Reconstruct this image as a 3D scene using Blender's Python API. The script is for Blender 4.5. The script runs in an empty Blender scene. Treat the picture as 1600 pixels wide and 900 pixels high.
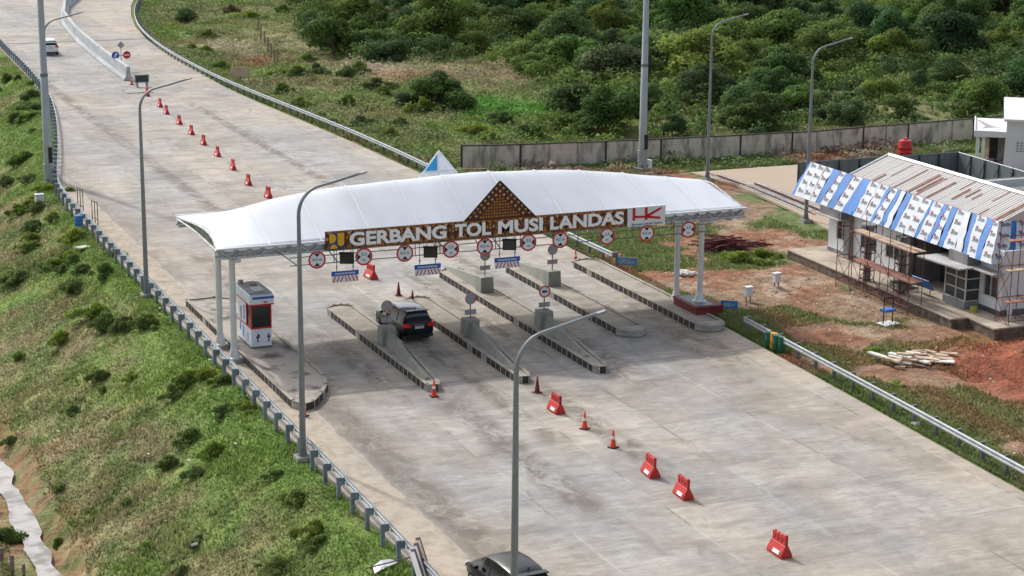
import bpy, math, random
import numpy as np
from mathutils import Vector, Matrix
random.seed(7); rng = np.random.default_rng(7)
S = bpy.context.scene
COL = S.collection
R = math.radians

# ------------------------------------------------------------------ camera, sky, sun, exposure
# world axes: X runs across the carriageway (right), Y along it (away), Z up; metres
CAMP = Vector((-25.903, -100.294, 28.6))
CR = Vector((.92221, -.3866, .00828)); CU = Vector((.08509, .22377, .97092)); CF = Vector((.37721, .89469, -.23926))
FPX = 3066.0
cam = bpy.data.cameras.new('camera'); camo = bpy.data.objects.new('camera', cam); COL.objects.link(camo)
camo.matrix_world = Matrix(((CR.x, CU.x, -CF.x, CAMP.x), (CR.y, CU.y, -CF.y, CAMP.y), (CR.z, CU.z, -CF.z, CAMP.z), (0, 0, 0, 1)))
cam.sensor_width = 36; cam.lens = FPX * 36 / 1600; cam.clip_start = .5; cam.clip_end = 6000
S.camera = camo
SUN_EL, SHX, SHY = 44.5, .291, -.957           # elevation; direction the shadows fall
wd = bpy.data.worlds.new('World'); S.world = wd; wd.use_nodes = True
wn, wl = wd.node_tree.nodes, wd.node_tree.links
sky = wn.new('ShaderNodeTexSky'); sky.sky_type = 'NISHITA'; sky.sun_disc = False
sky.sun_elevation = R(SUN_EL); sky.sun_rotation = math.atan2(-SHX, -SHY)
sky.dust_density = 4; sky.air_density = 1.0; sky.ozone_density = 1
hs = wn.new('ShaderNodeHueSaturation'); hs.inputs['Saturation'].default_value = .45
wl.new(sky.outputs[0], hs.inputs['Color']); wl.new(hs.outputs[0], wn['Background'].inputs['Color'])
wn['Background'].inputs['Strength'].default_value = .19
sl = bpy.data.lights.new('sun', 'SUN'); so = bpy.data.objects.new('sun', sl); COL.objects.link(so)
sl.energy = 2.3; sl.angle = R(2.0); sl.color = (1, .955, .88)
c_ = math.cos(R(SUN_EL))
so.rotation_euler = Vector((SHX * c_, SHY * c_, -math.sin(R(SUN_EL)))).to_track_quat('-Z', 'Y').to_euler()
so.location = (0, 40, 120)
S.view_settings.view_transform = 'Standard'; S.view_settings.look = 'None'
S.view_settings.gamma = 1; S.view_settings.exposure = 0.0; S.view_settings.use_curve_mapping = False

# ------------------------------------------------------------------ survey helpers (photo measurements -> world metres)
def ray(x, y): return (CF * FPX + CR * (x - 800) - CU * (y - 450)).normalized()
def gp(x, y, z=0.):
    d = ray(x, y); t = (z - CAMP.z) / d.z; return CAMP + d * t
def pv(x, y, v):
    d = ray(x, y); t = (v - CAMP.y) / d.y; return CAMP + d * t
def pu(x, y, u):
    d = ray(x, y); t = (u - CAMP.x) / d.x; return CAMP + d * t

# ------------------------------------------------------------------ materials
MATS = {}
def mat(name, col, rough=.7, metal=0., var=.12, scale=3., spec=.4, bump=0., bscale=30., streak=None, coat=0., col2=None, lo=.35, hi=.65):
    m = bpy.data.materials.new(name); m.use_nodes = True; n, l = m.node_tree.nodes, m.node_tree.links
    b = n['Principled BSDF']; b.inputs['Roughness'].default_value = rough; b.inputs['Metallic'].default_value = metal
    b.inputs['Specular IOR Level'].default_value = spec; b.inputs['Coat Weight'].default_value = coat
    tc = n.new('ShaderNodeTexCoord'); mp = n.new('ShaderNodeMapping'); l.new(tc.outputs['Object'], mp.inputs[0])
    if streak: mp.inputs['Scale'].default_value = streak
    nz = n.new('ShaderNodeTexNoise'); nz.inputs['Scale'].default_value = scale; nz.inputs['Detail'].default_value = 5
    l.new(mp.outputs[0], nz.inputs['Vector'])
    cr = n.new('ShaderNodeValToRGB'); l.new(nz.outputs[0], cr.inputs[0])
    a = [c * (1 - var) for c in col]; z = col2 or [min(1, c * (1 + var)) for c in col]
    cr.color_ramp.elements[0].position = lo; cr.color_ramp.elements[0].color = (*a, 1)
    cr.color_ramp.elements[1].position = hi; cr.color_ramp.elements[1].color = (*z, 1)
    l.new(cr.outputs[0], b.inputs['Base Color'])
    if bump:
        bz = n.new('ShaderNodeTexNoise'); bz.inputs['Scale'].default_value = bscale; l.new(tc.outputs['Object'], bz.inputs['Vector'])
        bp = n.new('ShaderNodeBump'); bp.inputs['Strength'].default_value = bump; l.new(bz.outputs[0], bp.inputs['Height']); l.new(bp.outputs[0], b.inputs['Normal'])
    MATS[name] = m; return m
def attr_mat(name, attr='Col', rough=.85, nscale=2., namt=.35, transl=0., bump=0., objrand=0., soft=None):
    m = bpy.data.materials.new(name); m.use_nodes = True; n, l = m.node_tree.nodes, m.node_tree.links
    b = n['Principled BSDF']; b.inputs['Roughness'].default_value = rough; b.inputs['Specular IOR Level'].default_value = .15
    at = n.new('ShaderNodeAttribute'); at.attribute_name = attr
    geo = n.new('ShaderNodeNewGeometry')
    nz = n.new('ShaderNodeTexNoise'); nz.inputs['Scale'].default_value = nscale; nz.inputs['Detail'].default_value = 6; l.new(geo.outputs['Position'], nz.inputs['Vector'])
    mr = n.new('ShaderNodeMapRange'); mr.inputs[1].default_value = .3; mr.inputs[2].default_value = .7; mr.inputs[3].default_value = 1 - namt; mr.inputs[4].default_value = 1 + namt
    l.new(nz.outputs[0], mr.inputs[0])
    mx = n.new('ShaderNodeVectorMath'); mx.operation = 'SCALE'; l.new(at.outputs['Color'], mx.inputs[0]); l.new(mr.outputs[0], mx.inputs['Scale'])
    src = mx.outputs[0]
    if objrand:
        oi = n.new('ShaderNodeObjectInfo'); h = n.new('ShaderNodeHueSaturation')
        m1 = n.new('ShaderNodeMapRange'); m1.inputs[3].default_value = .475; m1.inputs[4].default_value = .515; l.new(oi.outputs['Random'], m1.inputs[0]); l.new(m1.outputs[0], h.inputs['Hue'])
        wn2 = n.new('ShaderNodeTexWhiteNoise'); wn2.noise_dimensions = '1D'; l.new(oi.outputs['Random'], wn2.inputs['W'])
        m2 = n.new('ShaderNodeMapRange'); m2.inputs[3].default_value = 1 - objrand; m2.inputs[4].default_value = 1 + objrand; l.new(wn2.outputs['Value'], m2.inputs[0]); l.new(m2.outputs[0], h.inputs['Value'])
        l.new(src, h.inputs['Color']); src = h.outputs[0]
    l.new(src, b.inputs['Base Color'])
    NRM = None
    if soft:      # foliage shades as the clump it belongs to, not as loose paper facets
        if soft == 'up': cb = n.new('ShaderNodeCombineXYZ'); cb.inputs[2].default_value = 1; vec = cb.outputs[0]
        else:
            la = n.new('ShaderNodeAttribute'); la.attribute_name = 'ldir'; vt = n.new('ShaderNodeVectorTransform'); vt.vector_type = 'NORMAL'; vt.convert_from = 'OBJECT'; vt.convert_to = 'WORLD'
            l.new(la.outputs['Vector'], vt.inputs[0]); vec = vt.outputs[0]
        sc = n.new('ShaderNodeVectorMath'); sc.operation = 'SCALE'; sc.inputs['Scale'].default_value = 1.6; l.new(vec, sc.inputs[0])
        ad = n.new('ShaderNodeVectorMath'); ad.operation = 'ADD'; l.new(sc.outputs[0], ad.inputs[0]); l.new(geo.outputs['Normal'], ad.inputs[1])
        nn_ = n.new('ShaderNodeVectorMath'); nn_.operation = 'NORMALIZE'; l.new(ad.outputs[0], nn_.inputs[0]); NRM = nn_.outputs[0]; l.new(NRM, b.inputs['Normal'])
    if transl:
        t = n.new('ShaderNodeBsdfTranslucent'); l.new(src, t.inputs[0]); ms = n.new('ShaderNodeMixShader'); ms.inputs[0].default_value = transl
        l.new(b.outputs[0], ms.inputs[1]); l.new(t.outputs[0], ms.inputs[2]); l.new(ms.outputs[0], n['Material Output'].inputs[0])
    if bump:
        bz = n.new('ShaderNodeTexNoise'); bz.inputs['Scale'].default_value = 4; bz.inputs['Detail'].default_value = 8; l.new(geo.outputs['Position'], bz.inputs['Vector'])
        bp = n.new('ShaderNodeBump'); bp.inputs['Strength'].default_value = bump; bp.inputs['Distance'].default_value = .25; l.new(bz.outputs[0], bp.inputs['Height']); l.new(bp.outputs[0], b.inputs['Normal'])
    MATS[name] = m; return m
mat('galv', (.36, .39, .42), .45, .55, .12, 2)
mat('galvdark', (.17, .19, .21), .5, .4, .15, 3)
mat('rail', (.36, .39, .41), .6, .2, .12, 1.5)
mat('postblue', (.2, .25, .31), .55, .3, .25, 2)
mat('polegrey', (.24, .26, .28), .5, .4, .1, 1)
mat('mastgrey', (.36, .4, .43), .5, .35, .08, 1)
mat('whitepaint', (.74, .76, .78), .5, 0, .05, 2)
mat('membrane', (.62, .665, .72), .55, 0, .07, .5, streak=(1, .35, 1), bump=.12, bscale=1.2)
mat('seam', (.73, .77, .81), .5, 0, .02)
mat('colwhite', (.66, .69, .71), .45, .1, .06, 2)
mat('truss', (.5, .52, .53), .5, .3, .3, 4)
mat('darkred', (.16, .02, .02), .6, 0, .2)
mat('black', (.012, .012, .014), .5, 0, .2)
mat('rubber', (.02, .02, .02), .8, 0, .2)
mat('conelight', (.8, .06, .02), .5, 0, .15, 4)
mat('barrierred', (.6, .035, .03), .5, 0, .15, 3, col2=(.42, .05, .04), lo=.45, hi=.75)
mat('coneold', (.16, .035, .025), .8, 0, .4, 6)
mat('reflwhite', (.75, .75, .75), .4, 0, .1, 8)
mat('signwhite', (.72, .76, .78), .4, 0, .04)
mat('signred', (.55, .02, .03), .4, 0, .08)
mat('signback', (.34, .34, .35), .6, .2, .12, 3)
mat('blue', (.02, .1, .42), .45, 0, .1)
mat('navy', (.03, .05, .2), .45, 0, .05)
mat('yellow', (.75, .42, .01), .45, 0, .05)
mat('letter', (.9, .92, .95), .4, .1, .04)
mat('batik', (.075, .012, .008), .5, 0, .35, 5, col2=(.16, .04, .012), lo=.4, hi=.65)
mat('batikgold', (.34, .14, .02), .45, 0, .4, 6)
mat('batikpale', (.5, .3, .13), .45, 0, .25, 6)
mat('peakdark', (.07, .014, .006), .5, 0, .2)
mat('hkred', (.5, .015, .03), .4, 0, .05)
mat('teal', (.03, .16, .2), .4, 0, .1)
mat('skyblue', (.01, .26, .55), .45, 0, .05)
mat('kerbblack', (.045, .042, .04), .85, 0, .45, 5)
mat('kerbwhite', (.58, .56, .52), .85, 0, .3, 8)
mat('conc', (.33, .32, .29), .9, 0, .22, 1.2, bump=.15)
mat('concgreen', (.37, .375, .34), .9, 0, .2, 1.2, streak=(2, 2, .6), col2=(.24, .245, .21), lo=.42, hi=.75, bump=.15)
mat('decktan', (.42, .385, .33), .9, 0, .15, .8, col2=(.2, .18, .155), lo=.46, hi=.74, bump=.15)
mat('deckmould', (.42, .38, .33), .9, 0, .1, .55, col2=(.1, .095, .09), lo=.5, hi=.62, bump=.15)
mat('njb', (.42, .45, .47), .85, 0, .15, .8, streak=(.5, .3, 3), bump=.1)
mat('wallconc', (.68, .61, .52), .95, 0, .12, 1.6, streak=(1, 1, .35), col2=(.2, .18, .15), lo=.45, hi=.72, bump=.2)
mat('wallcap', (.055, .055, .055), .95, 0, .3)
mat('bwhite', (.7, .73, .76), .7, 0, .06, .6)
mat('bgrey', (.22, .22, .22), .85, 0, .25, 1)
mat('bdark', (.11, .11, .11), .9, 0, .35, .7)
mat('canopygrey', (.42, .42, .42), .8, 0, .15, 1)
mat('platform', (.42, .36, .29), .9, 0, .22, .8, bump=.1)
mat('brick', (.14, .11, .09), .95, 0, .4, 3, bump=.3)
mat('film', (.57, .62, .68), .35, 0, .1, 1.5, bump=.1, bscale=3)
mat('filmblue', (.02, .17, .52), .35, 0, .18, 1.2, bump=.1, bscale=3)
mat('filmdark', (.015, .03, .12), .4, 0, .4, 2)
mat('roofmetal', (.62, .61, .6), .45, .2, .12, .7, streak=(.4, 6, .4), col2=(.5, .46, .44), lo=.45, hi=.8)
mat('rust', (.26, .13, .1), .8, .1, .4, 1.5)
mat('roofline', (.36, .34, .33), .6, .3, .3, 2)
mat('ridge', (.8, .8, .8), .5, .1, .05)
mat('fencepanel', (.16, .2, .215), .55, .3, .12, .6, streak=(6, 6, .3))
mat('fencedark', (.05, .065, .07), .6, .3, .2)
mat('tank', (.5, .025, .03), .35, 0, .1)
mat('scaf', (.17, .06, .05), .75, .3, .5, 4)
mat('scafblack', (.03, .03, .032), .7, .3, .3, 4)
mat('plankwood', (.42, .31, .22), .85, 0, .25, 2)
mat('plankred', (.34, .17, .13), .85, 0, .25, 2)
mat('timber', (.55, .43, .32), .85, 0, .35, 2)
mat('rebar', (.13, .045, .045), .85, .2, .4, 5)
mat('netblue', (.12, .25, .42), .7, 0, .3, 8)
mat('netpale', (.22, .36, .52), .7, 0, .3, 6)
mat('boothpanel', (.7, .75, .82), .45, 0, .08, 2)
mat('boothroof', (.3, .36, .4), .6, .1, .3, 2)
mat('glassdark', (.012, .016, .018), .12, 0, .3, 1, spec=.6)
mat('glasswin', (.045, .055, .06), .15, 0, .4, .8, spec=.6)
mat('frame', (.55, .57, .58), .45, .3, .05)
mat('green', (.015, .12, .07), .5, 0, .15)
mat('orange', (.7, .3, .02), .5, 0, .1)
mat('carblack', (.008, .009, .012), .3, .0, .1, 1, spec=.25, coat=.12)
mat('roofsheen', (.13, .17, .21), .3, .3, .05, 1, coat=.8)  # sky reflection on the black car's roof, painted in as grey-blue
mat('cargrey', (.01, .012, .015), .3, .0, .08, 1, spec=.35, coat=.1)
mat('carwhite', (.72, .73, .74), .3, 0, .03, 1, coat=.6)
mat('carglass', (.01, .012, .015), .12, 0, .2, 1, spec=.18)
mat('tail', (.75, .02, .03), .25, 0, .1)
mat('plate', (.45, .5, .52), .4, 0, .05)
mat('chrome', (.6, .6, .6), .2, .9, .05)
mat('tyre', (.018, .018, .018), .85, 0, .2)
mat('rim', (.4, .41, .42), .35, .7, .1)
mat('ply', (.55, .42, .3), .8, 0, .15, 1)
mat('plywhite', (.68, .66, .62), .7, 0, .12, 2)
mat('plydark', (.12, .09, .09), .8, 0, .3, 2)
mat('sheetwhite', (.5, .53, .56), .4, .2, .08, 1)
mat('woodpost', (.2, .17, .15), .9, 0, .3, 4)
mat('sandslab', (.5, .42, .33), .95, 0, .16, .35, col2=(.42, .33, .25), bump=.1)
mat('bluepaint', (.05, .18, .5), .5, 0, .15)
mat('rubble', (.55, .53, .49), .85, 0, .25, 3)
mat('seamshadow', (.06, .055, .05), .95, 0, .3, 3)
attr_mat('terrain', nscale=1.3, namt=.38, bump=.7)
attr_mat('blades', nscale=.8, namt=.25, transl=.3, soft='up')
attr_mat('leaves', nscale=.9, namt=.22, transl=.3, objrand=.2, soft='lobe')
mat('bark', (.12, .09, .065), .95, 0, .3, 4)

# concrete pavement: tined slabs, joints, tan dust, mould and tyre stains that belong to the surface
def pavement_mat():
    m = bpy.data.materials.new('pavement'); m.use_nodes = True; n, l = m.node_tree.nodes, m.node_tree.links
    b = n['Principled BSDF']; b.inputs['Roughness'].default_value = .88; b.inputs['Specular IOR Level'].default_value = .25
    geo = n.new('ShaderNodeNewGeometry'); sep = n.new('ShaderNodeSeparateXYZ'); l.new(geo.outputs['Position'], sep.inputs[0])
    X, Y = sep.outputs[0], sep.outputs[1]
    def M(op, a, b_=None, c=None, clamp=False):
        q = n.new('ShaderNodeMath'); q.operation = op; q.use_clamp = clamp
        for i, v in enumerate((a, b_, c)):
            if v is None: continue
            if isinstance(v, (int, float)): q.inputs[i].default_value = v
            else: l.new(v, q.inputs[i])
        return q.outputs[0]
    def noise(sc, detail=5, rough=.55, dist=0.):
        mp = n.new('ShaderNodeMapping'); mp.inputs['Scale'].default_value = sc; l.new(geo.outputs['Position'], mp.inputs[0])
        z = n.new('ShaderNodeTexNoise'); z.inputs['Scale'].default_value = 1; z.inputs['Detail'].default_value = detail; z.inputs['Roughness'].default_value = rough; z.inputs['Distortion'].default_value = dist
        l.new(mp.outputs[0], z.inputs['Vector']); return z.outputs[0]
    def ramp(v, a, b_, c=0., d=1.):
        q = n.new('ShaderNodeMapRange'); q.clamp = True
        l.new(v, q.inputs[0])
        for i, k in enumerate((a, b_, c, d)): q.inputs[i + 1].default_value = k
        return q.outputs[0]
    def mix(f, A, B):
        q = n.new('ShaderNodeMix'); q.data_type = 'RGBA'
        if isinstance(f, float): q.inputs[0].default_value = f
        else: l.new(f, q.inputs[0])
        for i, v in ((6, A), (7, B)):
            if isinstance(v, tuple): q.inputs[i].default_value = (*v, 1)
            else: l.new(v, q.inputs[i])
        return q.outputs[2]
    def scale(c, f):
        q = n.new('ShaderNodeVectorMath'); q.operation = 'SCALE'; l.new(c, q.inputs[0])
        if isinstance(f, float): q.inputs['Scale'].default_value = f
        else: l.new(f, q.inputs['Scale'])
        return q.outputs[0]
    tan_n = noise((.11, .06, 1), 6)
    c = mix(ramp(tan_n, .42, .62), (.365, .36, .35), (.425, .38, .325))
    # slab to slab differences
    W, L = 4.87, 5.2
    ux = M('DIVIDE', M('SUBTRACT', X, .6), W); vy = M('DIVIDE', M('ADD', Y, 10.6), L)
    cmb = n.new('ShaderNodeCombineXYZ'); l.new(M('FLOOR', ux), cmb.inputs[0]); l.new(M('FLOOR', vy), cmb.inputs[1])
    wn_ = n.new('ShaderNodeTexWhiteNoise'); wn_.noise_dimensions = '3D'; l.new(cmb.outputs[0], wn_.inputs[0])
    c = scale(c, ramp(wn_.outputs['Value'], 0, 1, .88, 1.08))
    # transverse tining streaks and smears
    c = scale(c, ramp(noise((.5, 2.6, 1), 8, .75, 1.8), .28, .72, .76, 1.17))
    c = mix(M('MULTIPLY', ramp(noise((.35, .7, 1), 8, .72, 1.2), .5, .68), .55), c, (.25, .22, .185))
    c = scale(c, ramp(noise((.16, .5, 1), 6, .65, 2.0), .3, .7, .84, 1.12))
    c = scale(c, ramp(noise((1.6, 1.6, 1), 8, .75), .25, .75, .86, 1.13))
    c = scale(c, ramp(noise((.22, .3, 1), 5, .65, 1.0), .35, .65, .83, 1.12))
    c = scale(c, ramp(noise((.5, .09, 1), 4, .6), .3, .7, .9, 1.08))
    # pale scuffed patches
    c = mix(ramp(noise((.3, .5, 1), 7, .7, 1.5), .6, .72, 0, .4), c, (.56, .55, .53))
    # dark mottled mould along the kerb lines
    def band(u0, w, v0, v1, fade=5.):
        e = ramp(M('ABSOLUTE', M('SUBTRACT', X, u0)), w * .35, w, 1, 0)
        return M('MULTIPLY', e, M('MULTIPLY', ramp(Y, v0, v0 + fade, 0, 1), ramp(Y, v1 - fade, v1, 1, 0)))
    spots = ramp(noise((.9, .6, 1), 8, .78, .8), .41, .57)
    tot = None
    for a in ((1.6, 1.3, -48, -9), (7.3, 1.2, -34, -10), (3.6, 1.2, 3, 26), (12.4, 1.0, -30, -10), (17.5, 1.6, -17, 3), (24, 2.2, -16, 4), (9.6, .7, -24, 8), (5.2, .9, -14, 2), (14.6, .6, -8, 16), (-.2, 1.0, 10, 40), (19, .7, 4, 90), (8.2, .8, 20, 120)):
        k = band(*a); tot = k if tot is None else M('MAXIMUM', tot, k)
    c = mix(M('MULTIPLY', M('MULTIPLY', tot, spots), .85), c, (.15, .128, .105))
    tr = None      # tyre tracks worn along each toll lane and out onto the plaza
    for u0, dy_ in ((4.7, 0), (9.9, 8), (14.5, 3), (19.0, 10), (23.4, 5)):
        for du in (-.8, .8):
            wob = M('MULTIPLY', M('SUBTRACT', noise((.02, .05, 1), 2, .5), .5), 2.2); e = ramp(M('ABSOLUTE', M('SUBTRACT', M('ADD', X, wob), u0 + du)), .08, .34, 1, 0)
            k = M('MULTIPLY', e, M('MULTIPLY', ramp(Y, -34 + dy_, -16 + dy_, 0, 1), ramp(Y, 12, 40, 1, 0))); tr = k if tr is None else M('MAXIMUM', tr, k)
    c = mix(M('MULTIPLY', M('MULTIPLY', tr, ramp(noise((.6, .14, 1), 5, .65), .4, .65)), .38), c, (.19, .18, .165))
    # red-brown silt film by the edges and the gate
    silt = M('MAXIMUM', ramp(X, .9, -.9), M('MULTIPLY', ramp(X, 22, 27), .55))
    c = mix(M('MULTIPLY', M('MULTIPLY', silt, ramp(noise((.5, .35, 1), 5, .6), .3, .6)), .6), c, (.54, .43, .31))
    silt2 = band(4.0, 5, 8, 44, 8)
    c = mix(M('MULTIPLY', M('MULTIPLY', silt2, ramp(noise((.25, .7, 1), 6, .65), .4, .62)), .35), c, (.36, .29, .21))
    edge = M('MULTIPLY', ramp(X, .62, .58), ramp(Y, 60, 30)); c = mix(M('MULTIPLY', edge, .55), c, (.5, .43, .34))
    c = scale(c, ramp(M('MULTIPLY', edge, ramp(noise((1.2, 1.0, 1), 6, .7), .45, .65)), 0, 1, 1, .72))
    dk = M('MULTIPLY', M('MULTIPLY', ramp(X, .6, .75), ramp(X, 3.4, 1.2)), ramp(noise((.7, .35, 1), 6, .65, .5), .38, .6)); c = mix(M('MULTIPLY', dk, .6), c, (.2, .17, .14))
    # oil
    c = mix(M('MULTIPLY', ramp(noise((.5, .3, 1), 5, .6, .8), .58, .72), .5), c, (.16, .155, .15))
    # joints
    fx = M('ABSOLUTE', M('SUBTRACT', M('FRACT', M('ADD', ux, .5)), .5)); fy = M('ABSOLUTE', M('SUBTRACT', M('FRACT', M('ADD', vy, .5)), .5))
    jx = ramp(M('ADD', fx, M('MULTIPLY', M('SUBTRACT', noise((.6, .6, 1), 5, .7), .5), .02)), .006, .018, 1, 0); jy = ramp(fy, .006, .012, 1, 0)
    brk = ramp(noise((.3, .25, 1), 4, .6), .42, .56)
    c = mix(M('MULTIPLY', M('MULTIPLY', jx, brk), .28), c, (.58, .55, .5))
    c = mix(M('MULTIPLY', M('MULTIPLY', jx, ramp(noise((.22, .4, 3), 4, .6), .5, .6)), .6), c, (.13, .12, .11))
    c = mix(M('MULTIPLY', M('MULTIPLY', jy, ramp(noise((.5, .2, 9), 3, .6), .45, .6)), .45), c, (.2, .19, .175))
    hv = M('ABSOLUTE', M('ADD', Y, 10.75)); c = mix(M('MULTIPLY', ramp(hv, .1, .22, 1, 0), .55), c, (.22, .21, .19))
    hv = M('ABSOLUTE', M('SUBTRACT', Y, 142)); c = mix(M('MULTIPLY', ramp(hv, .35, .6, 1, 0), .85), c, (.12, .12, .12))
    l.new(c, b.inputs['Base Color'])
    bp = n.new('ShaderNodeBump'); bp.inputs['Strength'].default_value = .25; bp.inputs['Distance'].default_value = .03
    l.new(noise((3, 14, 1), 6, .7), bp.inputs['Height']); l.new(bp.outputs[0], b.inputs['Normal'])
    MATS['pavement'] = m
pavement_mat()
def water_mat():
    m = bpy.data.materials.new('water'); m.use_nodes = True; n, l = m.node_tree.nodes, m.node_tree.links
    b = n['Principled BSDF']; b.inputs['Base Color'].default_value = (.34, .3, .26, 1); b.inputs['Roughness'].default_value = .07
    q = n.new('ShaderNodeTexNoise'); q.inputs['Scale'].default_value = 1.1; q.inputs['Detail'].default_value = 7; g0 = n.new('ShaderNodeNewGeometry'); l.new(g0.outputs['Position'], q.inputs['Vector']); cr = n.new('ShaderNodeValToRGB'); l.new(q.outputs[0], cr.inputs[0]); cr.color_ramp.elements[0].position = .45; cr.color_ramp.elements[1].position = .62; cr.color_ramp.elements[0].color = (.36, .34, .32, 1); cr.color_ramp.elements[1].color = (.13, .12, .1, 1); l.new(cr.outputs[0], b.inputs['Base Color'])
    t = n.new('ShaderNodeTexNoise'); t.inputs['Scale'].default_value = 2.5; g = n.new('ShaderNodeNewGeometry'); l.new(g.outputs['Position'], t.inputs['Vector'])
    bp = n.new('ShaderNodeBump'); bp.inputs['Strength'].default_value = .15; l.new(t.outputs[0], bp.inputs['Height']); l.new(bp.outputs[0], b.inputs['Normal'])
    MATS['water'] = m
water_mat()

# ------------------------------------------------------------------ mesh helpers
class MB:
    def __init__(s): s.v = []; s.f = []; s.m = []; s.names = []
    def mi(s, name):
        if name not in s.names: s.names.append(name)
        return s.names.index(name)
    def add(s, vs, fs, mat):
        o = len(s.v); s.v += [tuple(p) for p in vs]; k = s.mi(mat)
        for f in fs: s.f.append([i + o for i in f]); s.m.append(k)
        return s
    def box(s, c, d, mat, rz=0., rx=0., ry=0.):
        M = Matrix.Rotation(rz, 3, 'Z') @ Matrix.Rotation(ry, 3, 'Y') @ Matrix.Rotation(rx, 3, 'X'); c = Vector(c)
        vs = [c + M @ Vector((x * d[0] / 2, y * d[1] / 2, z * d[2] / 2)) for z in (-1, 1) for y in (-1, 1) for x in (-1, 1)]
        return s.add(vs, [(0, 2, 3, 1), (4, 5, 7, 6), (0, 1, 5, 4), (2, 6, 7, 3), (0, 4, 6, 2), (1, 3, 7, 5)], mat)
    def b2(s, x0, x1, y0, y1, z0, z1, mat): return s.box(((x0 + x1) / 2, (y0 + y1) / 2, (z0 + z1) / 2), (x1 - x0, y1 - y0, z1 - z0), mat)
    def frustum(s, c, d0, d1, h, mat):
        c = Vector(c); vs = [c + Vector((x * d[0] / 2, y * d[1] / 2, z)) for z, d in ((0, d0), (h, d1)) for y in (-1, 1) for x in (-1, 1)]
        return s.add(vs, [(0, 2, 3, 1), (4, 5, 7, 6), (0, 1, 5, 4), (2, 6, 7, 3), (0, 4, 6, 2), (1, 3, 7, 5)], mat)
    def tube(s, path, r, mat, n=8, cap=True):
        path = [Vector(p) for p in path]; rs = r if isinstance(r, (list, tuple)) else [r] * len(path); vs = []; up = None
        for i, p in enumerate(path):
            t = (path[min(i + 1, len(path) - 1)] - path[max(i - 1, 0)]).normalized()
            if up is None: up = Vector((0, 0, 1)) if abs(t.z) < .9 else Vector((1, 0, 0))
            a = t.cross(up).normalized(); bb = a.cross(t).normalized(); up = bb
            vs += [p + (a * math.cos(2 * math.pi * k / n) + bb * math.sin(2 * math.pi * k / n)) * rs[i] for k in range(n)]
        fs = [(i * n + k, i * n + (k + 1) % n, (i + 1) * n + (k + 1) % n, (i + 1) * n + k) for i in range(len(path) - 1) for k in range(n)]
        if cap: fs += [tuple(reversed(range(n))), tuple((len(path) - 1) * n + k for k in range(n))]
        return s.add(vs, fs, mat)
    def lathe(s, prof, c, mat, n=16):
        c = Vector(c); vs = [c + Vector((r * math.cos(2 * math.pi * k / n), r * math.sin(2 * math.pi * k / n), z)) for r, z in prof for k in range(n)]
        fs = [(i * n + k, i * n + (k + 1) % n, (i + 1) * n + (k + 1) % n, (i + 1) * n + k) for i in range(len(prof) - 1) for k in range(n)]
        fs += [tuple(reversed(range(n))), tuple((len(prof) - 1) * n + k for k in range(n))]
        return s.add(vs, fs, mat)
    def prism(s, pts, ext, mat):
        n = len(pts); ext = Vector(ext); pts = [Vector(p) for p in pts]; vs = pts + [p + ext for p in pts]
        fs = [tuple(reversed(range(n))), tuple(range(n, 2 * n))] + [(i, (i + 1) % n, (i + 1) % n + n, i + n) for i in range(n)]
        return s.add(vs, fs, mat)
    def build(s, name, parent=None, off=(0, 0, 0), smooth=False, bevel=0.):
        me = bpy.data.meshes.new(name); off = Vector(off)
        me.from_pydata([Vector(p) - off for p in s.v], [], s.f)
        for q in s.names: me.materials.append(MATS[q])
        me.polygons.foreach_set('material_index', s.m)
        if smooth: me.polygons.foreach_set('use_smooth', [True] * len(me.polygons))
        me.update()
        import bmesh
        bm = bmesh.new(); bm.from_mesh(me); bmesh.ops.recalc_face_normals(bm, faces=bm.faces)
        if bevel:
            bmesh.ops.remove_doubles(bm, verts=bm.verts, dist=.0005)
            es = [e for e in bm.edges if len(e.link_faces) == 2 and e.calc_face_angle(0) > .5]
            bmesh.ops.bevel(bm, geom=es, offset=bevel, segments=1, affect='EDGES')
        bm.to_mesh(me); bm.free()
        if smooth:
            try: me.set_sharp_from_angle(angle=R(40))
            except Exception: pass
        o = bpy.data.objects.new(name, me); COL.objects.link(o)
        if parent is not None: o.parent = parent
        return o
def tag(o, label=None, cat=None, group=None, kind=None):
    if label: o['label'] = label
    if cat: o['category'] = cat
    if group: o['group'] = group
    if kind: o['kind'] = kind
    return o
def thing(name, label, cat, loc=(0, 0, 0), rz=0., group=None):
    o = bpy.data.objects.new(name, None); COL.objects.link(o); o.location = loc; o.rotation_euler = (0, 0, rz); o.empty_display_size = .3
    return tag(o, label, cat, group)
def copy_thing(src, loc, rz=None, label=None, scale=None):
    c = src.copy(); COL.objects.link(c); c.location = loc
    if rz is not None: c.rotation_euler = (0, 0, rz)
    if scale is not None: c.scale = scale
    if label: c['label'] = label
    for ch in src.children:
        d = ch.copy(); COL.objects.link(d); d.parent = c
        for g in ch.children:
            e = g.copy(); COL.objects.link(e); e.parent = d
    return c
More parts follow.
